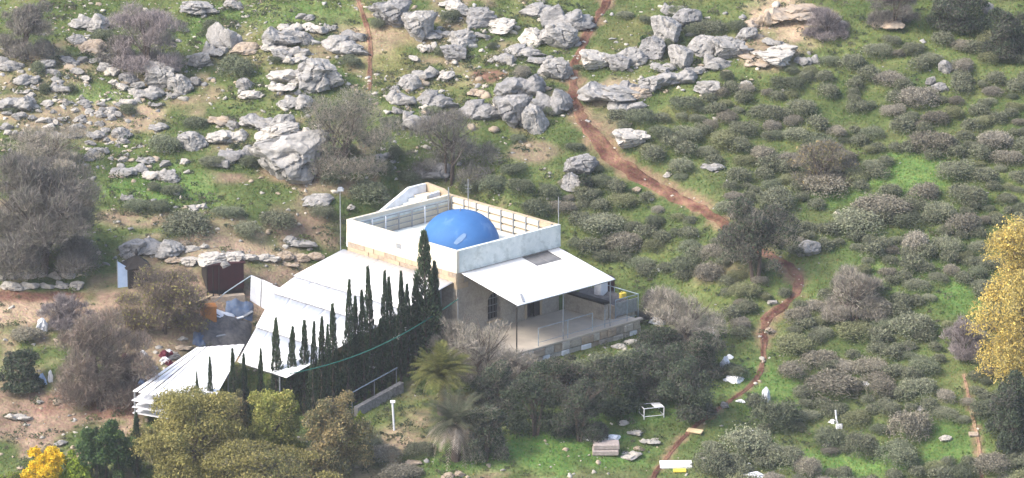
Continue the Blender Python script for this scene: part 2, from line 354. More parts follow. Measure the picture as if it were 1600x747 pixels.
# ------------------------------------------------------------------ the domed shrine
ROOT = empty('domed_shrine', (0, 0, 0), ANG, 'square stone shrine with blue dome and whitewashed roof parapet', 'shrine')
BX, BY, ZR, ZP = 7.65, 8.75, 3.66, 4.87
w = MB()
WT = .55
zb = -1.6
w.box(0, 2.29, 0, WT, zb, ZR); w.box(2.29, 3.24, 0, WT, zb, .45); w.box(2.29, 3.24, 0, WT, 2.0, ZR); w.box(3.24, 5.2, 0, WT, zb, ZR); w.box(5.2, 6.2, 0, WT, 2.1, ZR); w.box(5.2, 6.2, 0, WT, zb, 0); w.box(6.2, BX, 0, WT, zb, ZR)
w.box(0, WT, WT, BY, zb, ZR); w.box(BX - WT, BX, WT, BY, zb, ZR); w.box(WT, BX - WT, BY - WT, BY, zb, ZR)
cx_ = 2.765; rr_ = .475                      # arched spandrel over the window
pts = [(2.29, 2.0), (3.24, 2.0), (3.24, 1.5)] + [(cx_ + rr_ * math.cos(a), 1.5 + rr_ * math.sin(a) * .98) for a in np.linspace(.12, math.pi - .12, 11)] + [(2.29, 1.5)]
w.prism(pts, .02, .4, 'y')
w.build('wall', STONE, ROOT)
win = MB().box(2.29, 3.24, .3, .34, .45, 1.98).build('window', DARK, ROOT)
g = MB()
for k in range(4): g.box(2.42 + k * .22, 2.44 + k * .22, .2, .22, .45, 1.95)
for z in (.8, 1.2, 1.6): g.box(2.29, 3.24, .223, .243, z, z + .03)
g.build('grille', METAL, win)
MB().box(2.2, 3.33, -.06, .28, .35, .447).build('sill', BAND, win)
dr = MB().box(5.2, 5.78, .3, .36, .01, 2.08).build('door', DARK, ROOT)
MB().box(5.8, 6.2, .02, .08, .01, 2.05).build('door_leaf', BROWNW, dr)
for x in (5.06, 6.2): MB().box(x, x + .14, -.05, -.003, 0, 2.1).build('jamb', BAND, dr)
MB().box(5.06, 6.34, -.05, -.003, 2.103, 2.3).build('lintel', BAND, dr)
MB().box(.25, BX - .25, .25, BY - .25, ZR - .1, ZR + .003).build('roof_slab', PLASTER_G, ROOT)
# tan stone courses below the parapet on the left face, block by block
r = random.Random(3)
for row, (z0, z1) in enumerate(((2.72, 3.02), (3.03, 3.33), (3.34, 3.62))):
    y = -.02
    while y < BY:
        L_ = r.uniform(.5, .95); y1 = min(BY + .02, y + L_); d = r.uniform(.02, .07)
        MB().box(-d, -.002, y + .012, y1 - .012, z0, z1).build('stone_block', BAND if r.random() < .7 else LIME_T, ROOT); y = y1
for row, (z0, z1) in enumerate(((2.72, 3.02), (3.03, 3.33), (3.34, 3.62))):       # quoins on the corner
    L_ = .5 if row % 2 else .8
    MB().box(-.015, L_, -.045, -.003, z0, z1 - .012).build('stone_block', BAND, ROOT)
# parapet: four plastered walls
T_ = .2; o_ = .06
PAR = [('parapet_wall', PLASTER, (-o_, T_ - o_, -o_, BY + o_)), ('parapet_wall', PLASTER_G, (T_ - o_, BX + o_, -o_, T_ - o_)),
       ('parapet_wall', BAND, (BX + o_ - T_, BX + o_, T_ - o_, 10.7)), ('parapet_wall', PLASTER, (T_ - o_, BX + o_ - T_, BY + o_ - T_, BY + o_))]  # back wall in darker tan: painted shade for the gaps between its boards
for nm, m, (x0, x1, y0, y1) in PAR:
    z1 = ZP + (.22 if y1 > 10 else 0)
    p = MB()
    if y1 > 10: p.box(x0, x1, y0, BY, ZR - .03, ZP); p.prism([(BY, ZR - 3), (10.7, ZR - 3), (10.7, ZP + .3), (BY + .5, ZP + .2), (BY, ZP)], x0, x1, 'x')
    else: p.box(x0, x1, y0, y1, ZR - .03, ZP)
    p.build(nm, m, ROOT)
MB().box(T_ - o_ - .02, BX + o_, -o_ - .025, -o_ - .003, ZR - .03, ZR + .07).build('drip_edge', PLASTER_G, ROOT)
MB().box(-o_ - .02, -o_ - .003, 4.35, 4.75, 4.08, 4.36).build('vent', METAL, ROOT)
# boarded inner faces: rails, posts and boards
xi = BX + o_ - T_
for k in range(9):
    y = .35 + k * 1.0
    if y < BY - .2: MB().box(xi - .12, xi - .003, y, y + .08, ZR + .003, ZP - .02).build('post', METAL, ROOT)
    for j in range(3):
        if y + 1.0 < BY + .3:
            y1 = min(y + .985, BY - .15)
            MB().box(xi - .08, xi - .004, y + .085, y1, ZR + .1 + j * .39, ZR + .1 + j * .39 + .27).build('board', PLASTER if r.random() < .8 else BAND, ROOT)
yi = BY + o_ - T_
for k in range(8):
    x = .5 + k * .98
    if x < BX - .4: MB().box(x, x + .06, yi - .22, yi - .16, ZR + .003, ZP - .25).build('post', METAL if k in (3, 4, 6) else WHITE_D, ROOT)
for z in (ZR + .3, ZR + .62, ZP - .3): MB().box(.3, BX - .4, yi - .15, yi - .11, z, z + .05).build('rail', METAL, ROOT)
MB().box(.2, BX - .2, yi - .06, yi - .003, ZR + .75, ZR + 1.0).build('board', PLASTER_G, ROOT)
# roof stair behind the left wall
st = MB().prism([(1.6, 2.6), (7.43, 2.6), (7.43, 5.16), (6.2, 5.16), (2.6, 3.55), (1.6, 3.4)], 10.5, 10.7, 'y').build('stair_wall', WHITE_D, ROOT)
MB().prism([(3.6, 2.6), (7.43, 2.6), (7.43, 4.95), (6.4, 4.9), (3.6, 3.7)], 9.35, 9.5, 'y').build('stair_wall', WHITE_D, ROOT)
for k in range(9): MB().box(2.7 + k * .42, 3.12 + k * .42 - .004, 9.51, 10.49, 2.6, 3.2 + k * .17).build('step', PLASTER_G, st)
MB().box(6.5, 7.42, 9.51, 10.49, 2.6, 4.7).build('landing', PLASTER, st)
MB().box(6.1, 6.3, 9.0, 9.34, 3.0, 5.0).build('pier', PLASTER, st)
# dome
dm = empty('dome', (4.0, 4.0, ZR + .003)); dm.parent = ROOT
V = []; F = []; n, m = 48, 18
for j in range(m + 1):
    t = j / m * math.pi / 2
    for i in range(n): a = i / n * 2 * math.pi; V.append((2.16 * math.cos(t) ** .92 * math.cos(a) if j < m else 0, 2.16 * math.cos(t) ** .92 * math.sin(a) if j < m else 0, 1.88 * math.sin(t)))
for j in range(m):
    for i in range(n): F.append((j * n + i, j * n + (i + 1) % n, (j + 1) * n + (i + 1) % n, (j + 1) * n + i))
link('dome_shell', np_mesh('dome_shell', V, F, DOME, None, True), dm)
q = MB()
pc = []
for a, t, dx in ((-2.50, .33, 0), (-2.44, .43, 0), (-2.34, .55, 0), (-2.22, .62, 0), (-2.14, .60, 0), (-2.18, .50, 0), (-2.30, .38, 0), (-2.42, .29, 0)):
    pc.append((2.19 * math.cos(t) ** .92 * math.cos(a), 2.19 * math.cos(t) ** .92 * math.sin(a), 1.905 * math.sin(t)))
vv = [q.bm.verts.new(p) for p in pc]; q.bm.faces.new(vv)
q.build('pale_patch', material('paler_blue', (.19, .28, .42), (.12, .21, .38), 5, .7), dm)  # paler blue patch low on the dome
MB().tube([(4.0, 4.0, ZR + 1.86), (4.0, 4.0, ZR + 2.05)], .03).build('finial', METAL, ROOT)

# terrace with its railing, end wall and white footing stones
TERR = empty('terrace', (0, 0, 0), ANG, 'beige terrace floor with railing under and beyond the white awning', 'terrace')
MB().box(-.9, 9.6, -4.3, -.07, -.35, -.004).build('floor', FLOOR, TERR)
MB().box(-.9, 9.6, -4.42, -4.0, -1.8, -.352).build('retaining_wall', STONE, TERR)
MB().box(-.9, -.5, -4.0, -.07, -1.8, -.352).build('retaining_wall', STONE, TERR)
MB().box(-.95, 9.7, -4.5, -4.2, -.003, .09).build('kerb', FLOOR, TERR)
for row in range(2):
    x = -.9
    while x < 9.5:
        L_ = r.uniform(.45, .95); x1 = min(9.6, x + L_); d = r.uniform(.03, .12)
        MB().box(x + .015, x1 - .015, -4.42 - d, -4.423, -.93 + row * .46, -.49 + row * .46).build('stone_block', (LIME_W, WHITE_D, LIME_T, STONE)[r.choices(range(4), (5, 1.5, 2, 4))[0]], TERR, bevel=.04); x = x1
for x in (1.9, 3.75, 4.1, 5.95, 6.9, 8.6): MB().tube([(x, -4.35, .09), (x, -4.35, 1.1)], .025).build('railing_post', RAIL, TERR)
MB().tube([(1.9, -4.35, 1.1), (5.95, -4.35, 1.1)], .02).build('rail', RAIL, TERR)
MB().tube([(1.9, -4.35, .3), (9.3, -4.35, .3)], .015).build('rail', RAIL, TERR)
ew = MB().box(8.0, 8.3, -3.2, -.07, -.003, .92).build('end_wall', STONE, TERR)
MB().box(7.92, 8.38, -3.25, -.07, .923, 1.04).build('coping', BROWNW, ew)
MB().box(8.55, 8.7, -3.3, .4, -.003, .75).build('end_wall', LIME_T, TERR)
PIT = empty('tarp_cover', (0, 0, 0), ANG, 'black tarp cover over a pit at the terrace end with blue-grey railing', 'tarp')
tv = []; tf = []
for i in range(9):
    for j in range(9):
        x = 8.75 + i * .2; y = -3.2 + j * .42; tv.append((x, y, .62 + .12 * math.sin(i * 1.3 + j) + .1 * r.random() + .08 * j / 8))
for i in range(8):
    for j in range(8): a = i * 9 + j; tf.append((a, a + 9, a + 10, a + 1))
link('tarp', np_mesh('tarp', tv, tf, TARP_D, None, True), PIT)
MB().box(8.75, 10.35, -3.2, .1, -.9, .45).build('pit_wall', STONE, PIT)
MB().tube([(8.7, -3.35, 1.05), (10.45, -3.35, 1.05), (10.45, .3, 1.05)], .03).build('rail', RAIL, PIT)
for x, y in ((8.7, -3.35), (9.6, -3.35), (10.45, -3.35), (10.45, -1.5), (10.45, .3)): MB().tube([(x, y, -.8), (x, y, 1.05)], .028).build('railing_post', RAIL, PIT)
MB().box(8.75, 10.4, -3.32, -3.28, .1, .85).build('mesh_panel', METAL, PIT)
ch = empty('grey_white_pillar', loc(9.9, -1.0, 0), ANG, 'pale grey block pillar with pinkish cap beside the black tarp', 'pillar')
MB().box(-.28, .28, -.28, .28, .4, 1.5).build('shaft', WHITE_D, ch, bevel=.03)
MB().box(-.36, .36, -.36, .36, 1.503, 1.72).build('cap', material('pink_stone', (.58, .42, .36), (.45, .30, .25), 4), ch, bevel=.04)
mb_ = empty('maroon_tank', loc(10.75, -.75, 0), ANG, 'dark maroon tank behind the pale pillar at the terrace end', 'tank')
MB().tube([(0, 0, .2), (0, 0, 1.35), (0, 0, 1.45)], [.34, .34, .25], 14).build('body', MAROON, mb_)
MB().tube([(0, 0, 1.45), (0, 0, 1.52)], .1, 10).build('lid', MAROON, mb_)
yb = empty('yellow_jerrycan', loc(10.0, -2.6, .45), ANG, 'small yellow container at the corner of the black tarp', 'container')
MB().box(-.2, .2, -.12, .12, .25, .62).build('body', YELLOW, yb, bevel=.04); MB().tube([(-.1, 0, .62), (-.1, 0, .68)], .05).build('cap', YELLOW, yb)

# awning
AW = empty('awning', (0, 0, 0), ANG, 'white sheet-metal awning sloping out from the grey parapet wall', 'awning')
def awz(y): return 3.62 + .197 * y
def aw_sheet(x0, x1, y0, y1, m, name='roof_sheet', dz=0):
    V = []; F = []; n = 13
    for k in range(n):
        x = x0 + (x1 - x0) * k / (n - 1); rz = .012 * (k % 2)
        for y in (y0, y1): V += [(x, y, awz(y) + rz + dz), (x, y, awz(y) + rz - .03 + dz)]
    for k in range(n - 1):
        a = k * 4; F += [(a, a + 4, a + 6, a + 2), (a + 1, a + 3, a + 7, a + 5), (a, a + 1, a + 5, a + 4), (a + 2, a + 6, a + 7, a + 3)]
    F += [(0, 2, 3, 1), (a + 4, a + 5, a + 7, a + 6)]
    link(name, np_mesh(name, V, F, m), AW)
edges = [.25, 1.15, 2.05, 2.95, 3.85, 4.75, 5.72, 6.7, 7.55]
for i in range(8):
    x0, x1 = edges[i], edges[i + 1] - .004
    if i in (5, 6): aw_sheet(x0, x1, -4.5, -1.32, WHITE); aw_sheet(x0, x1, -1.315, -.1, SKYL, 'skylight_sheet', -.05)
    else: aw_sheet(x0, x1, -4.5, -.1, WHITE)
for y in (-4.35, -2.9, -1.4, -.25): MB().box(.3, 7.5, y - .03, y + .03, awz(y) - .14, awz(y) - .06).build('purlin', METAL, AW)
for x in (.3, 3.75, 7.3): MB().tube([(x, -4.35, .08), (x, -4.35, awz(-4.35) - .13)], .04).build('post', METAL if x > 1 else BROWNW, AW)
aw_ = MB().box(-.06, .06, -.45, .45, 0, .05).build('torn_strip', METAL, AW); aw_.location = (1.05, -4.0, awz(-4.0) + .03); aw_.rotation_euler = (.19, 0, -.6)

# poles
def pole(name, P, h, label, cat, head=None, rad=.035, lean=0):
    e = empty(name, P, 0, label, cat); MB().tube([(0, 0, -.1), (lean, 0, h)], [rad, rad * .7]).build('pole', METAL, e)
    if head == 'lamp':
        MB().tube([(lean, 0, h - .05), (lean + .22, -.1, h + .05)], .02).build('arm', METAL, e)
        MB().hexa([(-.15, -.2, h - .06), (.2, -.2, h - .06), (.2, .12, h + .02), (-.15, .12, h + .02), (-.1, -.12, h + .06), (.14, -.12, h + .06), (.1, .08, h + .12), (-.08, .08, h + .12)]).build('lamp_head', METAL, e)
    if head == 'aerial':
        for z in (.35, .55, .75): MB().tube([(-.25 + z * .15, 0, h - z), (.25 - z * .15, 0, h - z)], .012).build('aerial_bar', METAL, e)
    return e
pole('lamp_pole', loc(-.25, 9.1, 0) + np.array([0, 0, 1.2]), 5.35, 'thin lamp pole at the left corner of the parapet', 'lamp pole', 'lamp')
pole('antenna_mast', loc(7.3, 6.9, ZR), 2.5, 'tall thin antenna mast behind the blue dome', 'antenna', 'aerial')
pole('steel_post', loc(7.2, 8.4, ZR), 1.75, 'grey post where the stair meets the back parapet', 'post', None, .05)
pole('thin_mast', loc(7.95, .35, 0), 6.3, 'thin pale mast outside the right corner of the parapet', 'mast')

# ------------------------------------------------------------------ long roof over the yard
def rz_(x): return 3.12 + .215 * x
YR = empty('yard_roof', (0, 0, 0), ANG, 'large white corrugated roof sloping down behind the cypress row', 'roof')
def leftedge(x):
    if x > -4.9: return 9.1
    return 9.1 - (-4.9 - x) * (4.4 / 6.25)
def slope_sheet(parent, x0, x1, y00, y01, y10, y11, zf, m, name='roof_sheet', dz=0, n=21):
    V = []; F = []                                  # corrugations run down the slope (along x)
    for k in range(n):
        f = k / (n - 1); rz = .02 * (k % 2)
        ya = y00 + (y01 - y00) * f; yb2 = y10 + (y11 - y10) * f
        V += [(x0, ya, zf(x0) + rz + dz), (x0, ya, zf(x0) + rz - .03 + dz), (x1, yb2, zf(x1) + rz + dz), (x1, yb2, zf(x1) + rz - .03 + dz)]
    for k in range(n - 1):
        a = k * 4; F += [(a, a + 4, a + 6, a + 2), (a + 1, a + 3, a + 7, a + 5), (a, a + 1, a + 5, a + 4), (a + 2, a + 6, a + 7, a + 3)]
    F += [(0, 2, 3, 1), (a + 4, a + 5, a + 7, a + 6)]
    return link(name, np_mesh(name, V, F, m), parent)
bands = [(-.08, -3.7, .0), (-3.55, -5.6, -.07), (-5.45, -8.8, -.15), (-8.65, -12.0, -.23)]
for x0, x1, dz in bands:
    NS = 6
    for k in range(NS):
        a0, a1 = k / NS, (k + 1) / NS - .001
        f = lambda x, t: .2 + (leftedge(x) - .2) * t
        slope_sheet(YR, x0, x1, f(x0, a0), f(x0, a1), f(x1, a0), f(x1, a1), rz_, WHITE, dz=dz + .004 * (k % 2), n=9)
for x in (-.3, -3.6, -5.5, -8.7, -11.8):
    MB().box(x - .04, x + .04, .8, leftedge(x) - .1, rz_(x) - .42, rz_(x) - .3).build('beam', METAL, YR)
    for y in (.95, leftedge(x) - .3):
        P = loc(x, y, 0); hz = float(height(P[0], P[1])); MB().tube([(x, y, hz - .1), (x, y, rz_(x) - .42)], .05).build('post', METAL, YR)
# lower roof of the shed below it
LR = empty('low_shed_roof', (0, 0, 0), 0, 'low pale shed roof of slatted sheets at the foot of the large white roof', 'roof')
c0 = at_z(382, 538, .15); c1 = at_z(306, 543, .05); c2 = at_z(205, 611, -.25); c3 = at_z(330, 632, -.25)
NB = 14
def lerp(a, b, t): return a + (b - a) * t
def quad_sheet(parent, name, p, q, s_, t_, m, th=.03):   # p,q top edge; t_,s_ bottom edge
    dn = np.array([0, 0, th]); return MB().hexa([p - dn, q - dn, s_ - dn, t_ - dn, p, q, s_, t_]).build(name, m, parent)
for k in range(NB):
    a, b = k / NB, (k + 1) / NB - (.002 if k < 9 else .02)
    up = np.array([0, 0, .02 * (k % 2)])
    quad_sheet(LR, 'roof_sheet', lerp(c0, c3, 0) * 0 + lerp(c0, c1, a) + up, lerp(c0, c1, b) + up, lerp(c3, c2, b) + up, lerp(c3, c2, a) + up, WHITE)
for j, dz in enumerate((-.5, -.95, -1.35)):              # open slats below its eave
    d = np.array([0, .25 * j, dz]); e0 = lerp(c2, c3, .0) + d; e1 = lerp(c2, c3, .75) + d; back = (c1 - c2) * .28
    quad_sheet(LR, 'slat', e0, e1, e1 + back, e0 + back, WHITE_D)
for t in (.05, .5, .95):
    for (A_, B_) in ((c0, c3), (c1, c2)):
        P = lerp(A_, B_, t); hz = float(height(P[0], P[1])); MB().tube([(P[0], P[1], hz - .1), (P[0], P[1], P[2] - .04)], .05).build('post', METAL, LR)

# ------------------------------------------------------------------ rocks
def rock_mesh(seed, sub, cuts=5, rough=1.0, flat=False):
    bm = bmesh.new(); bmesh.ops.create_icosphere(bm, subdivisions=sub, radius=1)
    rr = random.Random(seed); off = Vector((seed * 3.17, seed * 1.3, 5.1))
    pl = []
    for k in range(cuts + 7):
        v = Vector((rr.gauss(0, 1), rr.gauss(0, 1), rr.gauss(0, .8) + .15)).normalized(); pl.append((v, rr.uniform(.5, .9)))
    bed = Vector((rr.uniform(-.35, .35), rr.uniform(-.35, .35), 1)).normalized()
    for v in bm.verts:
        d = v.co.normalized()
        k = 1.05 + .42 * mnoise.noise(d * 1.1 + off) + .2 * mnoise.noise(d * 2.4 + off * 2)
        p = d * k
        for n, c in pl:
            e = p.dot(n) - c
            if e > 0: p = p - n * e * .93
        q = p + off
        lay = q.dot(bed) * 4.5 + mnoise.noise(q * 1.5) * .8
        crev = abs(mnoise.noise(Vector((q.x * 1.9, q.y * 1.9, q.z * .8)) + off))
        k2 = -.20 * rough * max(0, .10 - crev) / .10 + .035 * rough * math.sin(lay * 3.1) * (.4 + mnoise.noise(q * 2)) + .045 * rough * mnoise.noise(q * 4.5) + .028 * rough * mnoise.noise(q * 11)
        p = p + d * k2
        v.co = (p.x, p.y, p.z)
    me = bpy.data.meshes.new('rock'); 
    lo = [min(v.co[i] for v in bm.verts) for i in range(3)]; hi = [max(v.co[i] for v in bm.verts) for i in range(3)]
    for v in bm.verts:     # normalise: unit width and depth, base at z=-0.25, top at z=1
        v.co = ((v.co.x - (lo[0] + hi[0]) / 2) / (hi[0] - lo[0]), (v.co.y - (lo[1] + hi[1]) / 2) / (hi[1] - lo[1]), (v.co.z - lo[2]) / (hi[2] - lo[2]) * 1.3 - .3)
    for v in bm.verts:
        f = 1 + .45 * min(.7, max(0, .55 - v.co.z)); v.co.x *= f; v.co.y *= f
    bm.to_mesh(me); bm.free(); me.materials.append(LIME); return me
def outcrop_mesh(seed, k, sub):
    rr = random.Random(seed); V = []; F = []; o = 0
    for i in range(k):
        m = rock_mesh(seed * 7 + i, sub, 5); n = len(m.vertices); c = np.empty(n * 3, np.float32); m.vertices.foreach_get('co', c); c = c.reshape(-1, 3)
        f = np.empty(len(m.polygons) * 3, np.int32); m.polygons.foreach_get('vertices', f)
        w = rr.uniform(.42, .74); h = rr.uniform(.35, .62) if i else .72; a = rr.uniform(0, 6.28); ca, sa = math.cos(a), math.sin(a)
        c = np.stack([(c[:, 0] * ca - c[:, 1] * sa) * w + (i / max(1, k - 1) - .5) * .62 * rr.uniform(.6, 1.1), (c[:, 0] * sa + c[:, 1] * ca) * w + rr.uniform(-.3, .3), c[:, 2] * h], 1)
        V.append(c); F.append(f.reshape(-1, 3) + o); o += n; bpy.data.meshes.remove(m)
    return np_mesh('rock', np.concatenate(V), np.concatenate(F), LIME)
RK_S = [rock_mesh(s, 3, 6) for s in range(8)]
RK_M = [rock_mesh(20 + s, 4, 5) for s in range(5)] + [outcrop_mesh(300 + s, 4, 3) for s in range(6)]
RK_L = [rock_mesh(40 + s, 5, 4, 1.15) for s in range(2)] + [outcrop_mesh(330 + s, 6, 4) for s in range(3)]
RMAT = dict(w=(LIME_W, 'cream-white'), l=(LIME, 'pale grey'), g=(LIME_B, 'grey'), t=(LIME_T, 'tan'))
rk = random.Random(11)

def rock(x, y, wpx, hpx, m='l', rot=None, label=None, dep=.85, mesh=None, P=None, noun='rock', group='limestone rocks on the hillside'):
    if P is None: P = ground(x, y + hpx * .36)
    s = ppm(P); W = wpx / s; H = max(.3 * W, hpx / s * .74)
    me = mesh or (rk.choice(RK_L) if wpx > 48 else rk.choice(RK_M) if wpx > 19 else rk.choice(RK_S))
    o = link('rock' if wpx < 44 else 'boulder', me); o.location = P; o.scale = (W * 1.05, W * dep, H)
    o.rotation_euler = (rk.uniform(-.1, .1), rk.uniform(-.12, .12), rot if rot is not None else rk.choice((0, math.pi)) + rk.uniform(-.4, .4))
    o.material_slots[0].link = 'OBJECT'; o.material_slots[0].material = RMAT[m][0]
    size = 'small' if wpx < 17 else 'mid-sized' if wpx < 34 else 'large'
    o['category'] = 'rock'; o['group'] = group
    if label: o['label'] = label
    else: label_later(o, x, y, f'{size} {RMAT[m][1]}', noun)
    return o

NAMED = [(452, 238, 124, 104, 'l', 'huge pale boulder with tan foot behind the dirt slope left of the shrine'), (608, 16, 66, 54, 'g', 'left one of the twin grey boulders at the top of the hill'), (650, 34, 56, 60, 'l', 'right one of the twin grey boulders at the top of the hill'), (930, 92, 54, 38, 'w', 'cream-white boulder on the right edge of the red trail'), (986, 214, 58, 36, 'w', 'tilted flat white boulder with dark underside beside the trail'), (907, 254, 52, 38, 'g', 'round grey boulder with a dark bush below it near the trail'), (1262, 386, 38, 32, 'l', 'lavender-white round rock right of the lone trail tree'), (1477, 102, 22, 24, 'l', 'upper one of three white rocks among shrubs'), (1454, 125, 15, 16, 'l', 'lower left one of three white rocks among shrubs'), (1468, 134, 24, 16, 'l', 'lower right one of three white rocks among shrubs'), (1477, 684, 19, 12, 'w', 'single white stone lying in the grass near the faint side path')]
SAT = []
for x, y, a, b, m, lab in NAMED: rock(x, y, a, b, m, label=lab, mesh=RK_L[int(x) % 2] if a > 40 else RK_M[int(x) % 5])
ROCKS = """140 25 46 36 l;152 40 22 18 l;146 70 32 20 t;158 88 24 18 l;163 104 20 14 l;176 111 18 14 w;133 121 15 10 w;92 132 24 19 l;57 134 17 9 l;37 140 18 9 w;21 155 38 32 l;250 116 38 44 l;236 140 34 26 l;282 128 28 30 l;305 125 15 17 g;205 155 22 15 w;243 160 20 12 l;313 90 26 24 l;337 70 26 30 l;354 46 36 52 l;311 11 42 15 l;363 5 22 14 l;382 130 21 20 l;385 72 32 14 t;392 147 28 10 w;346 185 28 17 t;364 193 18 14 l;443 48 40 38 l;456 38 24 22 w;431 68 30 18 w;440 85 26 18 l;471 24 15 9 l;483 26 15 9 l;495 40 26 20 w;516 38 17 17 l;474 57 22 19 l;467 75 24 20 l;460 90 24 17 w;535 65 48 36 l;557 51 26 22 g;460 112 48 34 w;498 112 50 50 l;444 129 32 20 w;462 150 42 30 l;690 49 36 18 l;727 58 30 25 l;710 80 32 24 g;669 70 21 19 w;715 10 28 21 w;752 25 34 28 g;782 36 36 18 w;754 53 20 11 l;703 1 24 14 w;646 90 16 10 w;666 108 28 26 l;640 125 26 22 l;625 146 30 28 l;617 137 13 8 l;698 118 23 14 w;681 150 38 36 g;646 182 32 34 l;620 170 17 15 l;664 188 20 20 l;792 85 26 22 l;769 93 13 8 w;796 130 24 22 g;752 165 44 42 g;745 142 22 14 t;413 185 42 26 l;441 190 32 28 l;437 203 50 24 w;488 203 42 30 w;850 12 42 24 l;886 18 62 50 g;910 30 20 18 l;870 52 46 42 l;831 54 28 28 w;818 76 38 22 l;848 90 28 15 l;812 124 44 50 g;866 104 38 36 l;860 146 54 54 g;836 182 32 46 l;795 165 48 52 g;1040 44 36 46 l;1055 8 32 26 l;1072 26 36 32 g;986 84 34 26 l;968 96 30 26 g;1020 70 32 32 g;1063 86 30 38 l;1050 115 46 34 l;1038 100 26 18 l;1018 128 30 22 l;955 135 58 38 l;990 130 32 26 g;975 159 36 22 l;1000 144 26 16 t;1100 66 36 26 l;1120 92 34 30 l;1140 73 42 36 l;1168 52 26 22 l;1184 25 32 36 t;1088 105 22 15 l;1108 134 32 24 l;1165 130 17 12 w;1176 82 32 11 t;1192 95 36 10 t;1236 14 54 20 t;1211 63 22 14 l;1224 78 36 12 w;1206 92 52 11 w;1262 90 24 20 l;1300 33 24 12 t;1315 36 14 12 l;1388 27 36 28 t;1543 12 16 22 l;1572 70 15 26 t;155 231 22 16 l;142 243 20 12 g;150 207 22 18 l;190 206 22 18 l;166 203 14 11 l;248 195 22 16 l;300 217 34 28 l;355 206 38 32 w;330 213 15 11 t;204 262 36 19 l;232 248 24 11 l;192 248 13 9 w;244 268 24 22 w;263 272 26 16 l;258 254 15 11 l;199 304 17 18 l;308 320 22 15 w;292 268 9 7 w;182 274 17 7 t;248 376 64 36 l;212 384 34 26 l;372 235 36 26 g;346 250 24 16 g;290 252 14 9 w;498 311 34 11 l;466 373 32 16 l;548 322 12 8 w;893 281 22 28 l;1115 258 26 13 l;1043 271 11 8 w;995 295 12 8 t;1108 428 22 10 t;1197 461 11 8 w;1207 471 13 8 w;1203 515 14 10 t;990 531 22 12 w;967 540 20 9 w;1275 591 15 12 w;1312 590 14 9 l;1338 605 18 9 w;1426 584 16 9 w;1443 635 15 7 l;1532 718 9 5 w;975 659 13 8 w;994 673 20 8 w;1016 686 22 8 w;985 708 26 8 w;998 700 15 6 t;1293 695 12 5 w;1422 541 16 10 w;28 648 26 12 w;95 690 16 8 l;62 627 10 6 w;90 626 14 6 t;645 720 20 9 t;700 742 16 9 t;718 740 14 8 t;1132 632 11 12 l;665 265 30 22 g;690 262 26 18 g;570 250 26 22 g;588 262 20 16 l;600 240 24 18 l;540 262 20 12 l;120 60 24 16 l;105 92 20 12 l;70 100 26 16 l;40 118 30 22 l;14 96 30 24 l;85 112 18 12 l;118 108 20 14 l;128 92 16 10 l;200 120 22 16 g;215 132 20 14 l;190 135 18 12 w;225 100 20 16 g;178 128 16 10 w;262 100 22 20 g;270 145 18 14 l"""
for t in ROCKS.split(';'):
    a = t.split(); x_, y_, w_, h_ = (float(v) for v in a[:4]); g_ = 1.28 if w_ > 20 else 1.12; rock(x_, y_, w_ * g_, h_ * (1.2 if w_ > 20 else 1.05), a[4]); SAT.append([float(v) for v in a[:4]])
# rubble band on the left: countable stones
for k in range(70):
    x = rk.uniform(0, 205); y = rk.uniform(150, 222) + (x - 100) * .06
    rock(x, y, rk.uniform(8, 19), rk.uniform(6, 12), rk.choice('wwlll'), noun='rubble stone', group='stones of the rubble band')
# the block row along the dirt terrace
for x, y, a, b in ((18, 445, 32, 17), (48, 442, 26, 19), (75, 444, 20, 14), (98, 443, 28, 16), (120, 444, 22, 15), (22, 425, 26, 20), (46, 428, 20, 16), (106, 426, 20, 18), (84, 429, 18, 14), (2, 432, 14, 14), (64, 427, 15, 13)):
    rock(x, y, a, b, 'w', rot=rk.uniform(-.1, .1), noun='block', dep=.7, group='pale blocks along the dirt terrace')
for x, y, a, b, m in ((385, 398, 28, 18, 'w'), (418, 398, 34, 18, 'w'), (445, 397, 26, 16, 't'), (362, 392, 32, 16, 'l'), (275, 402, 34, 14, 't'), (298, 406, 30, 14, 'w'), (300, 388, 22, 8, 'w'), (290, 380, 20, 10, 't'), (318, 384, 16, 8, 'w'), (262, 398, 16, 9, 'l'), (470, 402, 24, 14, 't'), (492, 398, 26, 12, 't'), (455, 410, 24, 12, 't'), (286, 540, 26, 12, 't'), (268, 555, 24, 12, 'l'), (285, 528, 15, 7, 'w')):
    rock(x, y, a, b, m, rot=rk.uniform(-.15, .15), noun='wall stone', dep=.7, group='stones of the collapsed terrace wall')

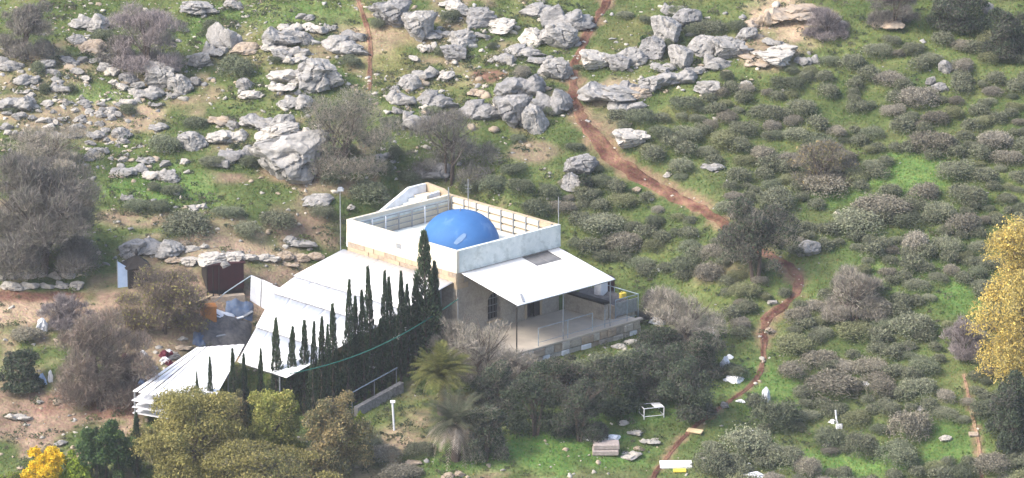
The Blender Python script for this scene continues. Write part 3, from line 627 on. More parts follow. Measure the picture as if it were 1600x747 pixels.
# ------------------------------------------------------------------ foliage
def leaf_cloud(rs, n, lobes, size, pal, shell=.55, flat=.6, clump=None, down=.0):
    lobes = np.asarray(lobes, float); w = (lobes[:, 3] * lobes[:, 4] + lobes[:, 4] * lobes[:, 5] + lobes[:, 3] * lobes[:, 5]); w /= w.sum()
    L = rs.choice(len(lobes), n, p=w); d = rs.normal(size=(n, 3)); d /= np.linalg.norm(d, axis=1)[:, None]
    neg = d[:, 2] < -.35; d[neg, 2] *= -1
    rad = shell + (1 - shell) * rs.random(n) ** .6
    rad *= 1 + .22 * np.sin(d[:, 0] * 5 + L) * np.sin(d[:, 1] * 6 + L * 2) * np.sin(d[:, 2] * 5 + 1)
    rad *= 1 + rs.normal(size=n) * .07
    P = lobes[L, :3] + d * lobes[L, 3:6] * rad[:, None]
    nr = d * flat + rs.normal(size=(n, 3)) * .7; nr /= np.linalg.norm(nr, axis=1)[:, None]
    t = np.cross(nr, rs.normal(size=(n, 3))); t /= np.linalg.norm(t, axis=1)[:, None] + 1e-9; b = np.cross(nr, t)
    s = size * rs.uniform(.6, 1.4, n)[:, None]
    V = np.stack([P - t * s, P + b * s * .55, P + t * s, P - b * s * .55], 1).reshape(-1, 3)
    F = np.arange(4 * n).reshape(n, 4)
    pal = np.asarray(pal, float); tint = rs.random(len(lobes))
    f = np.clip(tint[L] * .6 + rs.random(n) * .6 - .1, 0, .999); k = (f * len(pal)).astype(int)
    c = pal[k] * rs.uniform(.8, 1.22, n)[:, None]
    return V, F, np.repeat(c, 4, 0)

def twig_cloud(rs, n, lobes, ln, wd, pal, shell=.25, up=.45):
    lobes = np.asarray(lobes, float); w = lobes[:, 3] * lobes[:, 5]; w /= w.sum()
    L = rs.choice(len(lobes), n, p=w); d = rs.normal(size=(n, 3)); d /= np.linalg.norm(d, axis=1)[:, None]
    neg = d[:, 2] < -.4; d[neg, 2] *= -1
    rad = shell + (1 - shell) * rs.random(n) ** .55
    P = lobes[L, :3] + d * lobes[L, 3:6] * rad[:, None]
    t = d * .6 + rs.normal(size=(n, 3)) * .5; t[:, 2] += up; t /= np.linalg.norm(t, axis=1)[:, None]
    sd = np.cross(t, rs.normal(size=(n, 3))); sd /= np.linalg.norm(sd, axis=1)[:, None] + 1e-9
    l = ln * rs.uniform(.5, 1.5, n)[:, None]; w_ = wd * rs.uniform(.6, 1.5, n)[:, None]
    V = np.stack([P - t * l * .5 - sd * w_, P - t * l * .5 + sd * w_, P + t * l * .5 + sd * w_ * .3, P + t * l * .5 - sd * w_ * .3], 1).reshape(-1, 3)
    pal = np.asarray(pal, float); c = pal[rs.integers(0, len(pal), n)] * rs.uniform(.7, 1.3, n)[:, None]
    return V, np.arange(4 * n).reshape(n, 4), np.repeat(c, 4, 0)

def join(parts):
    V = []; F = []; C = []; o = 0
    for v, f, c in parts: V.append(v); F.append(f + o); C.append(c); o += len(v)
    return np.concatenate(V), np.concatenate(F), np.concatenate(C)

def trunk_mesh(rs, H, r0, spread, nl=6, top=.75, stems=1):
    b = MB()
    for s in range(stems):
        bx, by = (rs.uniform(-.3, .3) * spread if stems > 1 else 0), (rs.uniform(-.2, .2) * spread if stems > 1 else 0)
        lx, ly = rs.uniform(-.12, .12) * H + bx, rs.uniform(-.12, .12) * H + by
        b.tube([(bx * .3, by * .3, -.25), (bx * .3 + lx * .3, by * .3 + ly * .3, H * .35), (lx, ly, H * top)], [r0, r0 * .7, r0 * .25], 7)
        for k in range(nl):
            a = rs.uniform(0, 6.28); z0 = H * rs.uniform(.2, .5); L_ = spread * rs.uniform(.5, .9)
            b.tube([(bx * .3 + lx * .35, by * .3 + ly * .35, z0), (math.cos(a) * L_ * .5 + lx * .5, math.sin(a) * L_ * .5 + ly * .5, z0 + H * .2), (math.cos(a) * L_, math.sin(a) * L_, min(H * .9, z0 + H * rs.uniform(.3, .5)))], [r0 * .5, r0 * .3, r0 * .1], 5)
    return b

PALS = dict(
    olive=[(0.211, 0.198, 0.073), (0.257, 0.238, 0.079), (0.31, 0.277, 0.106), (0.178, 0.185, 0.073)],
    yellowgreen=[(0.322, 0.346, 0.089), (0.402, 0.402, 0.105), (0.273, 0.306, 0.081), (0.483, 0.452, 0.145)],
    browny=[(0.278, 0.228, 0.114), (0.329, 0.26, 0.127), (0.209, 0.197, 0.095), (0.164, 0.171, 0.089)],
    green=[(0.066, 0.12, 0.042), (0.09, 0.15, 0.054), (0.054, 0.096, 0.048), (0.12, 0.18, 0.048)],
    dark=[(0.056, 0.074, 0.045), (0.067, 0.09, 0.054), (0.084, 0.106, 0.067), (0.095, 0.095, 0.078)],
    yellow=[(.62, .42, .02), (.70, .50, .03), (.50, .40, .03), (.66, .45, .04)],
    lime=[(.20, .28, .03), (.26, .32, .04), (.14, .22, .03)],
    gold=[(0.269, 0.242, 0.094), (0.403, 0.336, 0.121), (0.538, 0.43, 0.134), (0.645, 0.497, 0.148), (0.349, 0.296, 0.108)],
    bare=[(.27, .24, .20), (.33, .295, .25), (.21, .19, .16), (.22, .215, .16)],
    purple=[(.22, .19, .185), (.28, .245, .24), (.17, .15, .155)],
    redbare=[(.19, .145, .12), (.24, .19, .165), (.14, .115, .10), (.17, .155, .12)],
    darkbare=[(.17, .155, .14), (.22, .20, .18), (.13, .12, .115), (.14, .145, .11)])

def tree(name, label, x, ybase, wpx, hpx, leaf=None, bare=None, cat='tree', nl=6000, nt=6000, lobes=9, size=.11, seed=0, trunk=.12, low=.25, group=None, stems=1, shell=.5, back=0, tl=.30, tw=.0085):
    rs = np.random.default_rng(seed + 100); P = ground(x, ybase)
    s = ppm(P); W = wpx / s; H = hpx / s / math.cos(PITCH) * .95; D_ = W * .85
    P = P + np.array([0, D_ * back, 0]); P[2] = float(height(P[0], P[1]))
    e = empty(name, P, 0, label, cat, group)
    trunk_mesh(rs, H * .9, trunk * .7, W * .40, 6, .8, stems).build('trunk', BARK, e)
    lb = []; lobes = int(lobes * 1.7)
    for k in range(lobes):
        a = rs.uniform(0, 6.28); q = math.sqrt(rs.random()); z = low * .5 + (1 - low * .5) * rs.uniform(.02, .86) ** .9
        f = (1 - max(0, (z - .45) / .55) ** 1.6 * .75) * (1 - .22 * max(0, (.3 - z) / .3))
        rr = rs.uniform(.13, .30)
        lb.append((math.cos(a) * q * W * .43 * f, math.sin(a) * q * D_ * .40 * f, z * H * .9, rr * W * .55, rr * D_ * .55, min(rr * H * .55, (1 - z * .9) * H * .8 + .04 * H)))
    lb.append((0, 0, H * .42, W * .30, D_ * .30, H * .36))
    if low < .2:
        for k in range(7):
            a = rs.uniform(0, 6.28); lb.append((math.cos(a) * W * .26, math.sin(a) * D_ * .26, H * .10, W * .16, D_ * .16, H * .16))
    parts = []
    if leaf: parts.append(leaf_cloud(rs, int(nl * 2.1), lb, size * .64, PALS[leaf], shell))
    if bare: parts.append(twig_cloud(rs, int(nt * 1.35), lb, tl, tw, PALS[bare]))
    V, F, C = join(parts)
    V[:, 2] = np.maximum(V[:, 2], .03)
    link('crown', np_mesh('crown', V, F, LEAF if leaf else TWIG, C), e)
    return e

# trees and large bushes one by one
tree('olive_tree', 'broad olive-brown tree in front of the low white shed roof', 300, 752, 185, 165, 'olive', None, nl=26000, lobes=22, seed=1, trunk=.16, size=.10, low=0)
tree('olive_tree', 'yellow-green rounded tree in front of the cypress row', 428, 725, 120, 140, 'yellowgreen', None, nl=15000, lobes=14, seed=2, size=.10, low=0)
tree('olive_tree', 'brown-topped tree right of the yellow-green rounded tree', 522, 745, 120, 165, 'browny', 'darkbare', nl=14000, nt=3000, lobes=14, seed=3, size=.10, low=0)
tree('olive_tree', 'low olive tree cut by the bottom edge below the rounded trees', 420, 790, 230, 115, 'olive', 'bare', nl=18000, nt=4000, lobes=18, seed=4, size=.10, low=0)
tree('olive_tree', 'slim olive tree rising beside the foot of the low white shed roof', 372, 715, 60, 130, 'browny', None, nl=5000, lobes=8, seed=44, size=.09)
tree('green_tree', 'dark green tree with small cypresses beside the bright yellow bush', 165, 755, 115, 118, 'green', None, nl=9000, lobes=12, seed=5, size=.10)
tree('flowering_bush', 'bright yellow bush in the bottom left corner', 72, 770, 84, 84, 'yellow', None, 'bush', nl=7000, lobes=10, seed=6, size=.10, low=.05)
tree('green_bush', 'lime green bush between the bright yellow bush and the dark green tree', 118, 765, 62, 70, 'lime', None, 'bush', nl=4000, lobes=9, seed=7, size=.10, low=.05)
tree('green_bush', 'pale lime bush cut by the left edge beside the yellow bush', 22, 775, 56, 50, 'lime', 'bare', 'bush', nl=2500, nt=1500, lobes=7, seed=71, size=.09, low=.05)
tree('green_bush', 'small bright green bush at the foot of the grey step wall', 562, 690, 28, 55, 'lime', None, 'bush', nl=1800, lobes=7, seed=8, size=.08, low=.05)
tree('bare_tree', 'big bare grey tree at the left edge above the stone block row', 66, 428, 235, 220, None, 'darkbare', nt=44000, lobes=30, seed=9, trunk=.2, stems=3, low=.12, tl=.34, tw=.010)
tree('bare_tree', 'pale bare brush behind the top of the big bare tree', 70, 265, 190, 75, None, 'bare', nt=9000, lobes=12, seed=10, stems=3, low=.1)
tree('bare_tree', 'bare grey tree in the top left corner', 45, 92, 105, 115, None, 'darkbare', nt=12000, lobes=12, seed=11, stems=2, low=.15)
tree('bare_tree', 'bare purplish tree near the top left among the rocks', 232, 112, 150, 130, None, 'purple', nt=14000, lobes=14, seed=12, stems=3, low=.15)
tree('bare_tree', 'small grey-green bare tree just left of the purplish bare tree', 185, 100, 70, 60, None, 'darkbare', nt=5000, lobes=8, seed=121, stems=2, low=.1)
tree('bare_tree', 'bare grey tree on the slope right of the huge pale boulder', 540, 272, 185, 150, 'dark', 'bare', nl=1200, nt=12000, lobes=18, seed=13, stems=3, low=.1)
tree('bare_tree', 'bare dark tree directly behind the antenna mast', 702, 285, 170, 140, None, 'darkbare', nt=11000, lobes=18, seed=14, stems=3, low=.1)
tree('bare_thicket', 'bare reddish thicket left of the yard and low shed roof', 160, 640, 165, 185, None, 'redbare', 'thicket', nt=22000, lobes=20, seed=15, stems=4, low=.08, tl=.32, tw=.010)
tree('bare_thicket', 'bare mauve brush below the dark peaked hut', 258, 520, 165, 118, 'olive', 'redbare', 'thicket', nl=1200, nt=12000, lobes=18, seed=16, stems=3, low=.08)
tree('dark_bush', 'dark green bush at the left edge left of the bare thicket', 30, 610, 90, 75, 'dark', 'bare', 'bush', nl=4500, nt=1200, lobes=9, seed=17, low=.05)
tree('trail_tree', 'lone grey-green tree standing where the trail passes behind it', 1180, 437, 155, 145, 'dark', 'bare', nl=5000, nt=8000, lobes=14, seed=18, trunk=.18, stems=2, low=.35)
TH = [(770, 640, 90, 90, 'dark', 'bare'), (835, 680, 120, 130, 'dark', None), (905, 690, 110, 120, 'dark', 'darkbare'), (880, 620, 120, 75, 'dark', 'bare'), (965, 645, 110, 105, 'dark', None), (1020, 622, 110, 105, 'dark', 'darkbare'), (1075, 655, 105, 120, 'dark', None), (1090, 590, 100, 80, 'dark', 'bare'), (1025, 565, 100, 70, 'dark', 'darkbare'), (760, 720, 90, 100, 'dark', 'bare')]
for i, (x, y, a, b, lf, br) in enumerate(TH):
    e = tree('thicket_bush', None, x, y, a, b, lf, br, 'bush', nl=5500, nt=3500, lobes=11, seed=200 + i, low=.06, stems=3, group='dark bushes below the terrace', size=.09)
    label_later(e, x, y - b * .5, 'tall' if b > 100 else 'low', 'dark bush')
tree('pale_brush', 'pale grey-brown brush spreading right of the terrace end', 1065, 545, 150, 110, None, 'bare', 'bush', nt=12000, lobes=14, seed=19, stems=4, low=.05)
tree('pale_brush', 'low dark brush pressed against the terrace end and tarp', 1020, 500, 70, 60, None, 'darkbare', 'bush', nt=5000, lobes=8, seed=191, stems=3, low=.05)
tree('pale_brush', 'pale twiggy thicket in the middle of the right slope', 1335, 500, 130, 95, None, 'bare', 'bush', nt=11000, lobes=13, seed=20, stems=4, low=.05)
tree('pale_brush', 'brown brush mound of dry twigs on the right slope above the clearing', 1285, 290, 125, 80, 'browny', 'bare', 'bush', nl=1500, nt=9000, lobes=12, seed=21, stems=4, low=.05)
tree('pale_brush', 'dry twiggy brush in front of the shrine wall', 755, 600, 165, 120, None, 'bare', 'bush', nt=7000, lobes=12, seed=22, stems=4, low=.03)
tree('pale_brush', 'thin dry twigs hiding the lower corner of the shrine wall', 712, 575, 90, 105, None, 'bare', 'bush', nt=4500, lobes=10, seed=221, stems=3, low=.03)
tree('pale_brush', 'low dry brush along the left end of the terrace footing', 815, 598, 120, 58, None, 'bare', 'bush', nt=5000, lobes=10, seed=222, stems=3, low=.03)
tree('bare_thicket', 'small purplish bare bush at the upper left of the bare reddish thicket', 105, 512, 95, 62, None, 'purple', 'thicket', nt=6000, lobes=10, seed=223, stems=3, low=.05)
tree('bare_thicket', 'purplish bare bush in front of the litter beside the low shed roof', 205, 618, 90, 80, None, 'redbare', 'thicket', nt=5000, lobes=10, seed=224, stems=3, low=.05)
tree('hilltop_tree', 'dark bare tree at the top edge above the right slope', 1395, 42, 100, 90, None, 'darkbare', nt=9000, lobes=10, seed=23, low=.15, stems=2)
tree('hilltop_tree', 'pale bare bush beside the tan stony patch at the top', 1290, 60, 90, 60, None, 'purple', 'bush', nt=6000, lobes=9, seed=24, low=.05, stems=3)
tree('hilltop_tree', 'dark green tree near the top right corner', 1500, 45, 120, 80, 'dark', 'darkbare', nl=5000, nt=4000, lobes=10, seed=25, low=.08, stems=3)
tree('hilltop_tree', 'dark bush mass at the right edge below the top corner', 1575, 90, 90, 90, 'dark', 'darkbare', 'bush', nl=4500, nt=3000, lobes=10, seed=26, low=.05, stems=3)
tree('yellow_tree', 'golden yellow tree at the right edge of the slope', 1606, 600, 205, 315, 'gold', 'bare', nl=26000, nt=4000, lobes=30, seed=27, trunk=.2, low=.05, size=.10, shell=.3)
tree('dark_bush', 'tall dark bush at the right edge below the golden yellow tree', 1580, 700, 95, 135, 'dark', 'darkbare', 'bush', nl=6500, nt=3000, lobes=12, seed=28, low=.05, stems=3)
tree('dark_bush', 'grey bare bush between the golden yellow tree and the slope shrubs', 1505, 560, 70, 80, None, 'purple', 'bush', nt=5000, lobes=9, seed=29, low=.05, stems=3)
tree('dark_bush', 'dark bush growing under the round grey boulder', 915, 300, 34, 34, 'dark', None, 'bush', nl=1500, lobes=6, seed=30, low=.03, size=.08)
tree('dark_bush', 'green bush clinging to the ribbed grey outcrop', 1008, 78, 28, 30, 'green', None, 'bush', nl=1500, lobes=6, seed=31, low=.03, size=.08)
tree('dark_bush', 'dark hanging bush at the foot of the cypress row right of the lamps', 645, 560, 60, 80, 'dark', 'bare', 'bush', nl=2500, nt=2000, lobes=8, seed=32, low=.03)

# cypress row
def cypress_mesh(seed):
    rs = np.random.default_rng(seed); n = 2600; z = rs.random(n) ** .85
    prof = np.where(z < .16, .35 + .65 * z / .16, (1 - (z - .16) / .84) ** .72) * (1 + .16 * np.sin(z * 23 + seed) + .1 * np.sin(z * 51))
    a = rs.uniform(0, 6.28, n); r0 = prof * (.55 + .45 * rs.random(n) ** .5) * (1 + .25 * np.sin(a * 3 + z * 9 + seed))
    P = np.stack([np.cos(a) * r0 * .5, np.sin(a) * r0 * .5, .03 + z * .97], 1)
    d = np.stack([np.cos(a) * .5, np.sin(a) * .5, np.full(n, 1.0)], 1); return P, d, rs
CYP = []
CPAL = np.array([(.055, .092, .05), (.074, .115, .058), (.095, .138, .068), (.09, .10, .065)])
for sdd in range(5):
    P, d, rs = cypress_mesh(sdd); n = len(P)
    sc = np.array([1, 1, 6.0])
    d = d / np.linalg.norm(d, axis=1)[:, None]; sd_ = np.cross(d, rs.normal(size=(n, 3))); sd_ /= np.linalg.norm(sd_, axis=1)[:, None]
    l = rs.uniform(.10, .26, n)[:, None]; w_ = rs.uniform(.03, .06, n)[:, None]
    Pm = P * sc
    V = np.stack([Pm - sd_ * w_, Pm + d * l * .5 - sd_ * w_ * 0 + sd_ * w_ * 1.2, Pm + d * l, Pm - d * l * .2], 1).reshape(-1, 3)
    c = CPAL[rs.integers(0, 4, n)] * rs.uniform(.7, 1.4, n)[:, None]
    V[:, 2] /= 6.0
    CYP.append((np_mesh('crown', V, np.arange(4 * n).reshape(n, 4), LEAF, np.repeat(c, 4, 0))))
tb = MB(); tb.tube([(0, 0, -.06), (0, 0, .5), (0, 0, .9)], [.09, .06, .02], 6); _t = tb.build('trunk', BARK); CTR = _t.data; bpy.data.objects.remove(_t)
CY = [(668, 363, 530, 52), (684, 410, 520, 34), (650, 432, 545, 34), (585, 420, 590, 26), (603, 427, 580, 24), (616, 434, 575, 24), (628, 426, 565, 24), (638, 446, 560, 26), (547, 440, 615, 26), (573, 455, 600, 28), (560, 466, 607, 24), (526, 478, 622, 28), (508, 497, 632, 24), (516, 510, 628, 20), (494, 505, 640, 22), (475, 503, 648, 26), (454, 512, 652, 26), (432, 498, 655, 30), (408, 546, 668, 20), (383, 553, 675, 20), (367, 545, 682, 20), (330, 560, 690, 18), (311, 583, 696, 14), (600, 500, 595, 34), (560, 525, 612, 36), (215, 645, 745, 22), (186, 678, 760, 26), (151, 668, 765, 24), (69, 728, 775, 14)]
CYI = []
for i, (x, yt, yb_, wpx) in enumerate(CY):
    P = ground(x, yb_)
    if x > 480:
        ly = random.uniform(-.95, -.5); P = loc((x - 714 + 20.1 * ly) / 21.2, ly, 0); P[2] = float(height(P[0], P[1]))
        yb_ = project(P)[1]
    s = ppm(P); H = (yb_ - yt) / s / math.cos(PITCH); W = wpx / s
    e = empty('cypress', P, random.uniform(0, 6.28), None, 'cypress', 'cypress trees along the roof and garden')
    c = link('crown', CYP[i % 5], e); c.scale = (W * random.uniform(.66, .86), W * .76, H); e.rotation_euler = (random.uniform(-.03, .03), random.uniform(-.03, .03), random.uniform(0, 6.28)); t = link('trunk', CTR, e); t.scale = (1, 1, H)
    CYI.append((x, e))
for k, (x, e) in enumerate(sorted([c for c in CYI if c[0] > 300], key=lambda t: -t[0])):
    e['label'] = 'tallest broad cypress at the corner between shrine and white roof' if x == 668 else f'slender dark cypress, {ORD[k].replace(" nearest", "") if k else "first"} from the shrine end of the row'
for x, e in [c for c in CYI if c[0] < 300]:
    e['label'] = {215: 'pointed cypress right of the dark green tree at bottom left', 186: 'dark cypress inside the right half of the dark green tree', 151: 'dark cypress inside the left half of the dark green tree', 69: 'tiny cypress in front of the bright yellow bush'}[x]

# palms
def frond_mesh(seed, L_, droop, pal):
    rs = np.random.default_rng(seed); V = []; F = []; C = []
    n = 26
    def at(t): return np.array([L_ * t * (1 - .22 * droop * t), 0, L_ * (.55 * t - droop * t * t)])
    for i in range(n):
        t = .08 + .92 * i / n; p = at(t); q = at(t + .02); tg = q - p; tg /= np.linalg.norm(tg)
        for s in (-1, 1):
            l = L_ * .26 * math.sin(math.pi * min(1, .12 + t * .9)) ** .6 * rs.uniform(.8, 1.15)
            d = np.array([tg[0] * .55, s * .8, tg[2] * .55 - .12 - .15 * droop]); d /= np.linalg.norm(d)
            b = len(V); V += [p - tg * .022, p + tg * .022, p + d * l]; F.append((b, b + 1, b + 2)); C += [np.array(pal[rs.integers(0, len(pal))]) * rs.uniform(.8, 1.25)] * 3
        a = at(t - .03); b = len(V); sw = np.array([0, .025 * (1.1 - t), 0]); V += [a - sw, a + sw, q + sw, q - sw]; F += [(b, b + 1, b + 2), (b, b + 2, b + 3)]; C += [np.array(pal[0])] * 4
    return np_mesh('frond', V, F, LEAF, np.array(C))
PG = [(.16, .17, .05), (.22, .21, .07), (.11, .13, .045)]; PB = [(.36, .31, .26), (.28, .24, .20), (.42, .37, .32)]; PD = [(.06, .075, .045), (.08, .09, .055), (.10, .10, .065)]
def palm(name, label, x, yb_, ytop, Lf, ng, nd, palg, seed, zenith=1.0):
    rs = random.Random(seed); P = ground(x, yb_); s = ppm(P); H = (yb_ - ytop) / s / math.cos(PITCH)
    e = empty(name, P, 0, label, 'palm')
    MB().tube([(0, 0, -.2), (.05, 0, H * .5), (0, 0, H)], [.28, .22, .2], 10).build('trunk', BARK, e)
    gm = [frond_mesh(seed + k, Lf, d, palg) for k, d in enumerate((.35, .6, .95))]; dm_ = [frond_mesh(seed + 9 + k, Lf * .85, d, PB) for k, d in enumerate((.95, 1.3, 1.7))]
    for k in range(ng):
        f = link('frond', rs.choice(gm), e); f.location = (0, 0, H); f.rotation_euler = (rs.uniform(-.2, .2), rs.uniform(-1.0, .25) * zenith, k * 2.4)
    for k in range(nd):
        f = link('dead_frond', rs.choice(dm_), e); f.location = (0, 0, H - .1); f.rotation_euler = (rs.uniform(-.2, .2), rs.uniform(-.35, .35), k * 2.4 + .5)
palm('date_palm', 'yellow-green palm with upright fronds in front of the shrine wall', 690, 645, 588, 2.1, 90, 4, PG, 50, 1.25)
palm('date_palm', 'drooping palm with dead brown fronds below the yellow-green palm', 712, 718, 662, 2.3, 46, 34, PD, 60, .6)

# ------------------------------------------------------------------ cushion shrubs
def shrub_mesh(seed):
    rs = np.random.default_rng(500 + seed); lb = [(0, 0, .12, .42, .42, .42)]
    for k in range(7):
        a = rs.uniform(0, 6.28); q = rs.uniform(.12, .30); rr = rs.uniform(.16, .26)
        lb.append((math.cos(a) * q, math.sin(a) * q, rs.uniform(.08, .32), rr, rr, rr * 1.05))
    n = 5200
    V, F, C = leaf_cloud(rs, n, lb, .0185, [(.5, .5, .5)], .62, .5)
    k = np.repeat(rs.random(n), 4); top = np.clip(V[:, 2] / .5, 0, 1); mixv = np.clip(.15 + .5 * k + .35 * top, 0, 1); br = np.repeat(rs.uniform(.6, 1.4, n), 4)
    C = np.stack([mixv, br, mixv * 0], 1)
    V2, F2, C2 = twig_cloud(rs, 700, lb, .12, .005, [(.9, .9, 0)], .6, .4)
    m2 = np.repeat(rs.uniform(.6, 1, 700), 4); C2 = np.stack([m2, np.repeat(rs.uniform(.7, 1.3, 700), 4), m2 * 0], 1)
    V, F, C = join([(V, F, C), (V2, F2, C2)]); V[:, 2] = np.maximum(V[:, 2], -.08)
    return np_mesh('shrub', V, F, LEAF, C)
def shrub_material(name, ca, cb):
    m = bpy.data.materials.new(name); m.use_nodes = True; nt = m.node_tree; N = nt.nodes; L = nt.links; b = N['Principled BSDF']; b.inputs['Roughness'].default_value = .85; b.inputs['Specular IOR Level'].default_value = .1
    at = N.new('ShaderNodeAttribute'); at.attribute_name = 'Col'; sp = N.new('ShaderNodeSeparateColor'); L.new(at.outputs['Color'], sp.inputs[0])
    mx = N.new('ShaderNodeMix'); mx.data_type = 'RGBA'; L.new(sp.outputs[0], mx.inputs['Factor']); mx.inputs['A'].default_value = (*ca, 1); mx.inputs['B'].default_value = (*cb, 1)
    hs = N.new('ShaderNodeHueSaturation'); L.new(mx.outputs['Result'], hs.inputs['Color'])
    oi = N.new('ShaderNodeObjectInfo'); mr = N.new('ShaderNodeMapRange'); mr.inputs['To Min'].default_value = .74; mr.inputs['To Max'].default_value = 1.3; L.new(oi.outputs['Random'], mr.inputs['Value'])
    mu = N.new('ShaderNodeMath'); mu.operation = 'MULTIPLY'; L.new(sp.outputs[1], mu.inputs[0]); L.new(mr.outputs[0], mu.inputs[1]); L.new(mu.outputs[0], hs.inputs['Value'])
    L.new(hs.outputs[0], b.inputs['Base Color']); return m
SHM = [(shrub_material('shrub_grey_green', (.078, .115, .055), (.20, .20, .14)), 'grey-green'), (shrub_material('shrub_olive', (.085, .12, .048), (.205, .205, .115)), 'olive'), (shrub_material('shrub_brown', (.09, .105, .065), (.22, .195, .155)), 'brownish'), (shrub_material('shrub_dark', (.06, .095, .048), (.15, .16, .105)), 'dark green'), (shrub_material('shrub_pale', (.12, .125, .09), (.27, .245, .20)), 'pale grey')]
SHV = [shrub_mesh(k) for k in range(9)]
sh = random.Random(21); PLACED = []
def shrub(x, y, wpx, hpx=None, m=None, noun='shrub'):
    hpx = hpx or wpx * sh.uniform(.5, .68)
    P = ground(x, y + hpx * .30); s = ppm(P); W = wpx / s; k = m if m is not None else sh.choices(range(5), (5, 3, 3, 3, 1.3))[0]
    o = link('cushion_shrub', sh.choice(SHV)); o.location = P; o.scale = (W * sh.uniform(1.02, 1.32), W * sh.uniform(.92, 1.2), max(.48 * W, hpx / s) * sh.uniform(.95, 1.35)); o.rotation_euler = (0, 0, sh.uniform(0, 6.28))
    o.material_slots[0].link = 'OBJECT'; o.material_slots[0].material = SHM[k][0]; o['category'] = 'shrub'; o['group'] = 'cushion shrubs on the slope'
    label_later(o, x, y, f"{'small' if wpx < 38 else 'medium' if wpx < 62 else 'large'} {SHM[k][1]}", 'shrub'); PLACED.append((x, y, wpx, hpx))
EXPL = [(257, 222, 62, 38, 3), (290, 352, 95, 52, 0), (388, 356, 50, 34, 0), (433, 342, 56, 44, 0), (355, 330, 52, 22, 3), (270, 294, 36, 24, 3), (242, 291, 26, 22, 3), (366, 105, 62, 46, 3), (502, 328, 54, 26, 0), (515, 278, 36, 32, 3), (575, 298, 66, 52, 3), (600, 262, 40, 34, 3), (305, 190, 42, 20, 3), (60, 106, 26, 32, 3), (388, 250, 40, 26, 3), (332, 250, 40, 22, 0), (250, 322, 40, 26, 3), (214, 320, 46, 24, 3), (112, 137, 24, 20, 3), (70, 137, 22, 20, 3), (545, 230, 36, 30, 3), (475, 60, 18, 14, 3), (430, 92, 26, 14, 3), (466, 120, 22, 16, 3), (545, 95, 40, 18, 3), (590, 35, 30, 24, 3), (690, 78, 30, 24, 3), (702, 25, 34, 26, 3), (770, 70, 20, 14, 3), (838, 50, 18, 14, 3), (612, 190, 44, 22, 3), (675, 170, 30, 18, 3), (815, 110, 30, 40, 4), (875, 145, 20, 30, 0), (863, 172, 36, 18, 3), (905, 105, 22, 10, 3), (1060, 18, 30, 26, 3), (1082, 46, 30, 24, 3), (1045, 70, 22, 28, 3), (1110, 45, 60, 24, 0), (1150, 40, 36, 22, 3), (1010, 30, 24, 16, 3), (975, 22, 30, 16, 0), (1135, 118, 28, 24, 3), (897, 228, 34, 16, 3), (810, 215, 30, 16, 3), (770, 285, 50, 34, 3), (815, 290, 44, 36, 3), (840, 320, 50, 34, 3), (800, 262, 40, 24, 3), (860, 300, 40, 34, 3), (735, 290, 40, 30, 3), (640, 275, 40, 30, 3), (620, 240, 30, 30, 3), (18, 170, 30, 14, 3), (200, 170, 34, 22, 3), (330, 40, 30, 40, 3), (160, 55, 40, 24, 3), (40, 520, 60, 26, 2), (1440, 300, 60, 40, 2), (1490, 262, 66, 50, 0), (1510, 300, 66, 50, 0), (1470, 330, 56, 40, 0), (1500, 350, 60, 46, 2), (1375, 320, 100, 44, 2), (1340, 345, 90, 50, 0), (1420, 340, 60, 36, 3), (1290, 290, 90, 40, 2), (1435, 605, 70, 40, 0), (1420, 665, 80, 60, 2), (1345, 695, 60, 50, 0), (1400, 705, 80, 56, 3), (1300, 680, 60, 50, 3), (1160, 690, 90, 60, 0), (1110, 720, 70, 50, 0), (1260, 730, 46, 40, 2), (1225, 715, 66, 56, 0), (1210, 650, 80, 60, 3), (1300, 600, 100, 50, 2), (1370, 600, 70, 40, 2), (1150, 580, 44, 26, 3), (1240, 575, 52, 32, 2), (1280, 560, 60, 34, 2), (1360, 570, 60, 40, 2), (1480, 380, 60, 36, 0), (1430, 380, 60, 40, 4), (1540, 640, 50, 40, 3), (1550, 720, 70, 50, 2), (1500, 735, 50, 34, 3), (945, 280, 44, 26, 3), (1000, 180, 60, 28, 3), (1070, 160, 54, 28, 3), (1030, 205, 46, 34, 3), (1065, 255, 46, 34, 0), (1075, 210, 50, 34, 0), (1105, 235, 38, 24, 0), (1135, 215, 60, 40, 1), (1160, 200, 50, 36, 0), (1195, 240, 50, 34, 2), (1195, 175, 60, 34, 0), (1230, 130, 60, 30, 3), (1250, 165, 56, 36, 0), (942, 566, 60, 40, 3), (900, 580, 60, 40, 3), (985, 556, 50, 34, 3), (600, 705, 60, 40, 2), (655, 700, 50, 34, 0), (625, 735, 70, 40, 2), (580, 690, 40, 34, 0)]
for a in EXPL: shrub(*a)
CLEAR = [(1425, 268, 40, 28), (1310, 305, 42, 12), (1280, 420, 46, 26), (1500, 470, 34, 30), (1350, 722, 56, 18), (1478, 688, 44, 26), (1205, 600, 30, 30), (1440, 700, 22, 20), (940, 700, 150, 40), (1310, 180, 22, 12), (1370, 145, 26, 12), (1560, 110, 36, 12), (1110, 270, 40, 14), (1270, 340, 26, 14), (990, 330, 20, 14), (1100, 300, 20, 12), (1255, 330, 16, 10), (1480, 590, 24, 20), (1510, 560, 14, 20), (1300, 555, 24, 8), (1060, 165, 30, 10), (1470, 120, 28, 20), (1390, 100, 26, 8), (1030, 660, 90, 26)]
POLY = [(920, 205), (985, 165), (1130, 140), (1215, 112), (1330, 66), (1610, 60), (1610, 760), (1085, 760), (1110, 690), (1190, 620), (1210, 540), (1145, 545), (1130, 440), (1000, 425), (885, 385), (872, 330), (870, 275), (935, 268)]
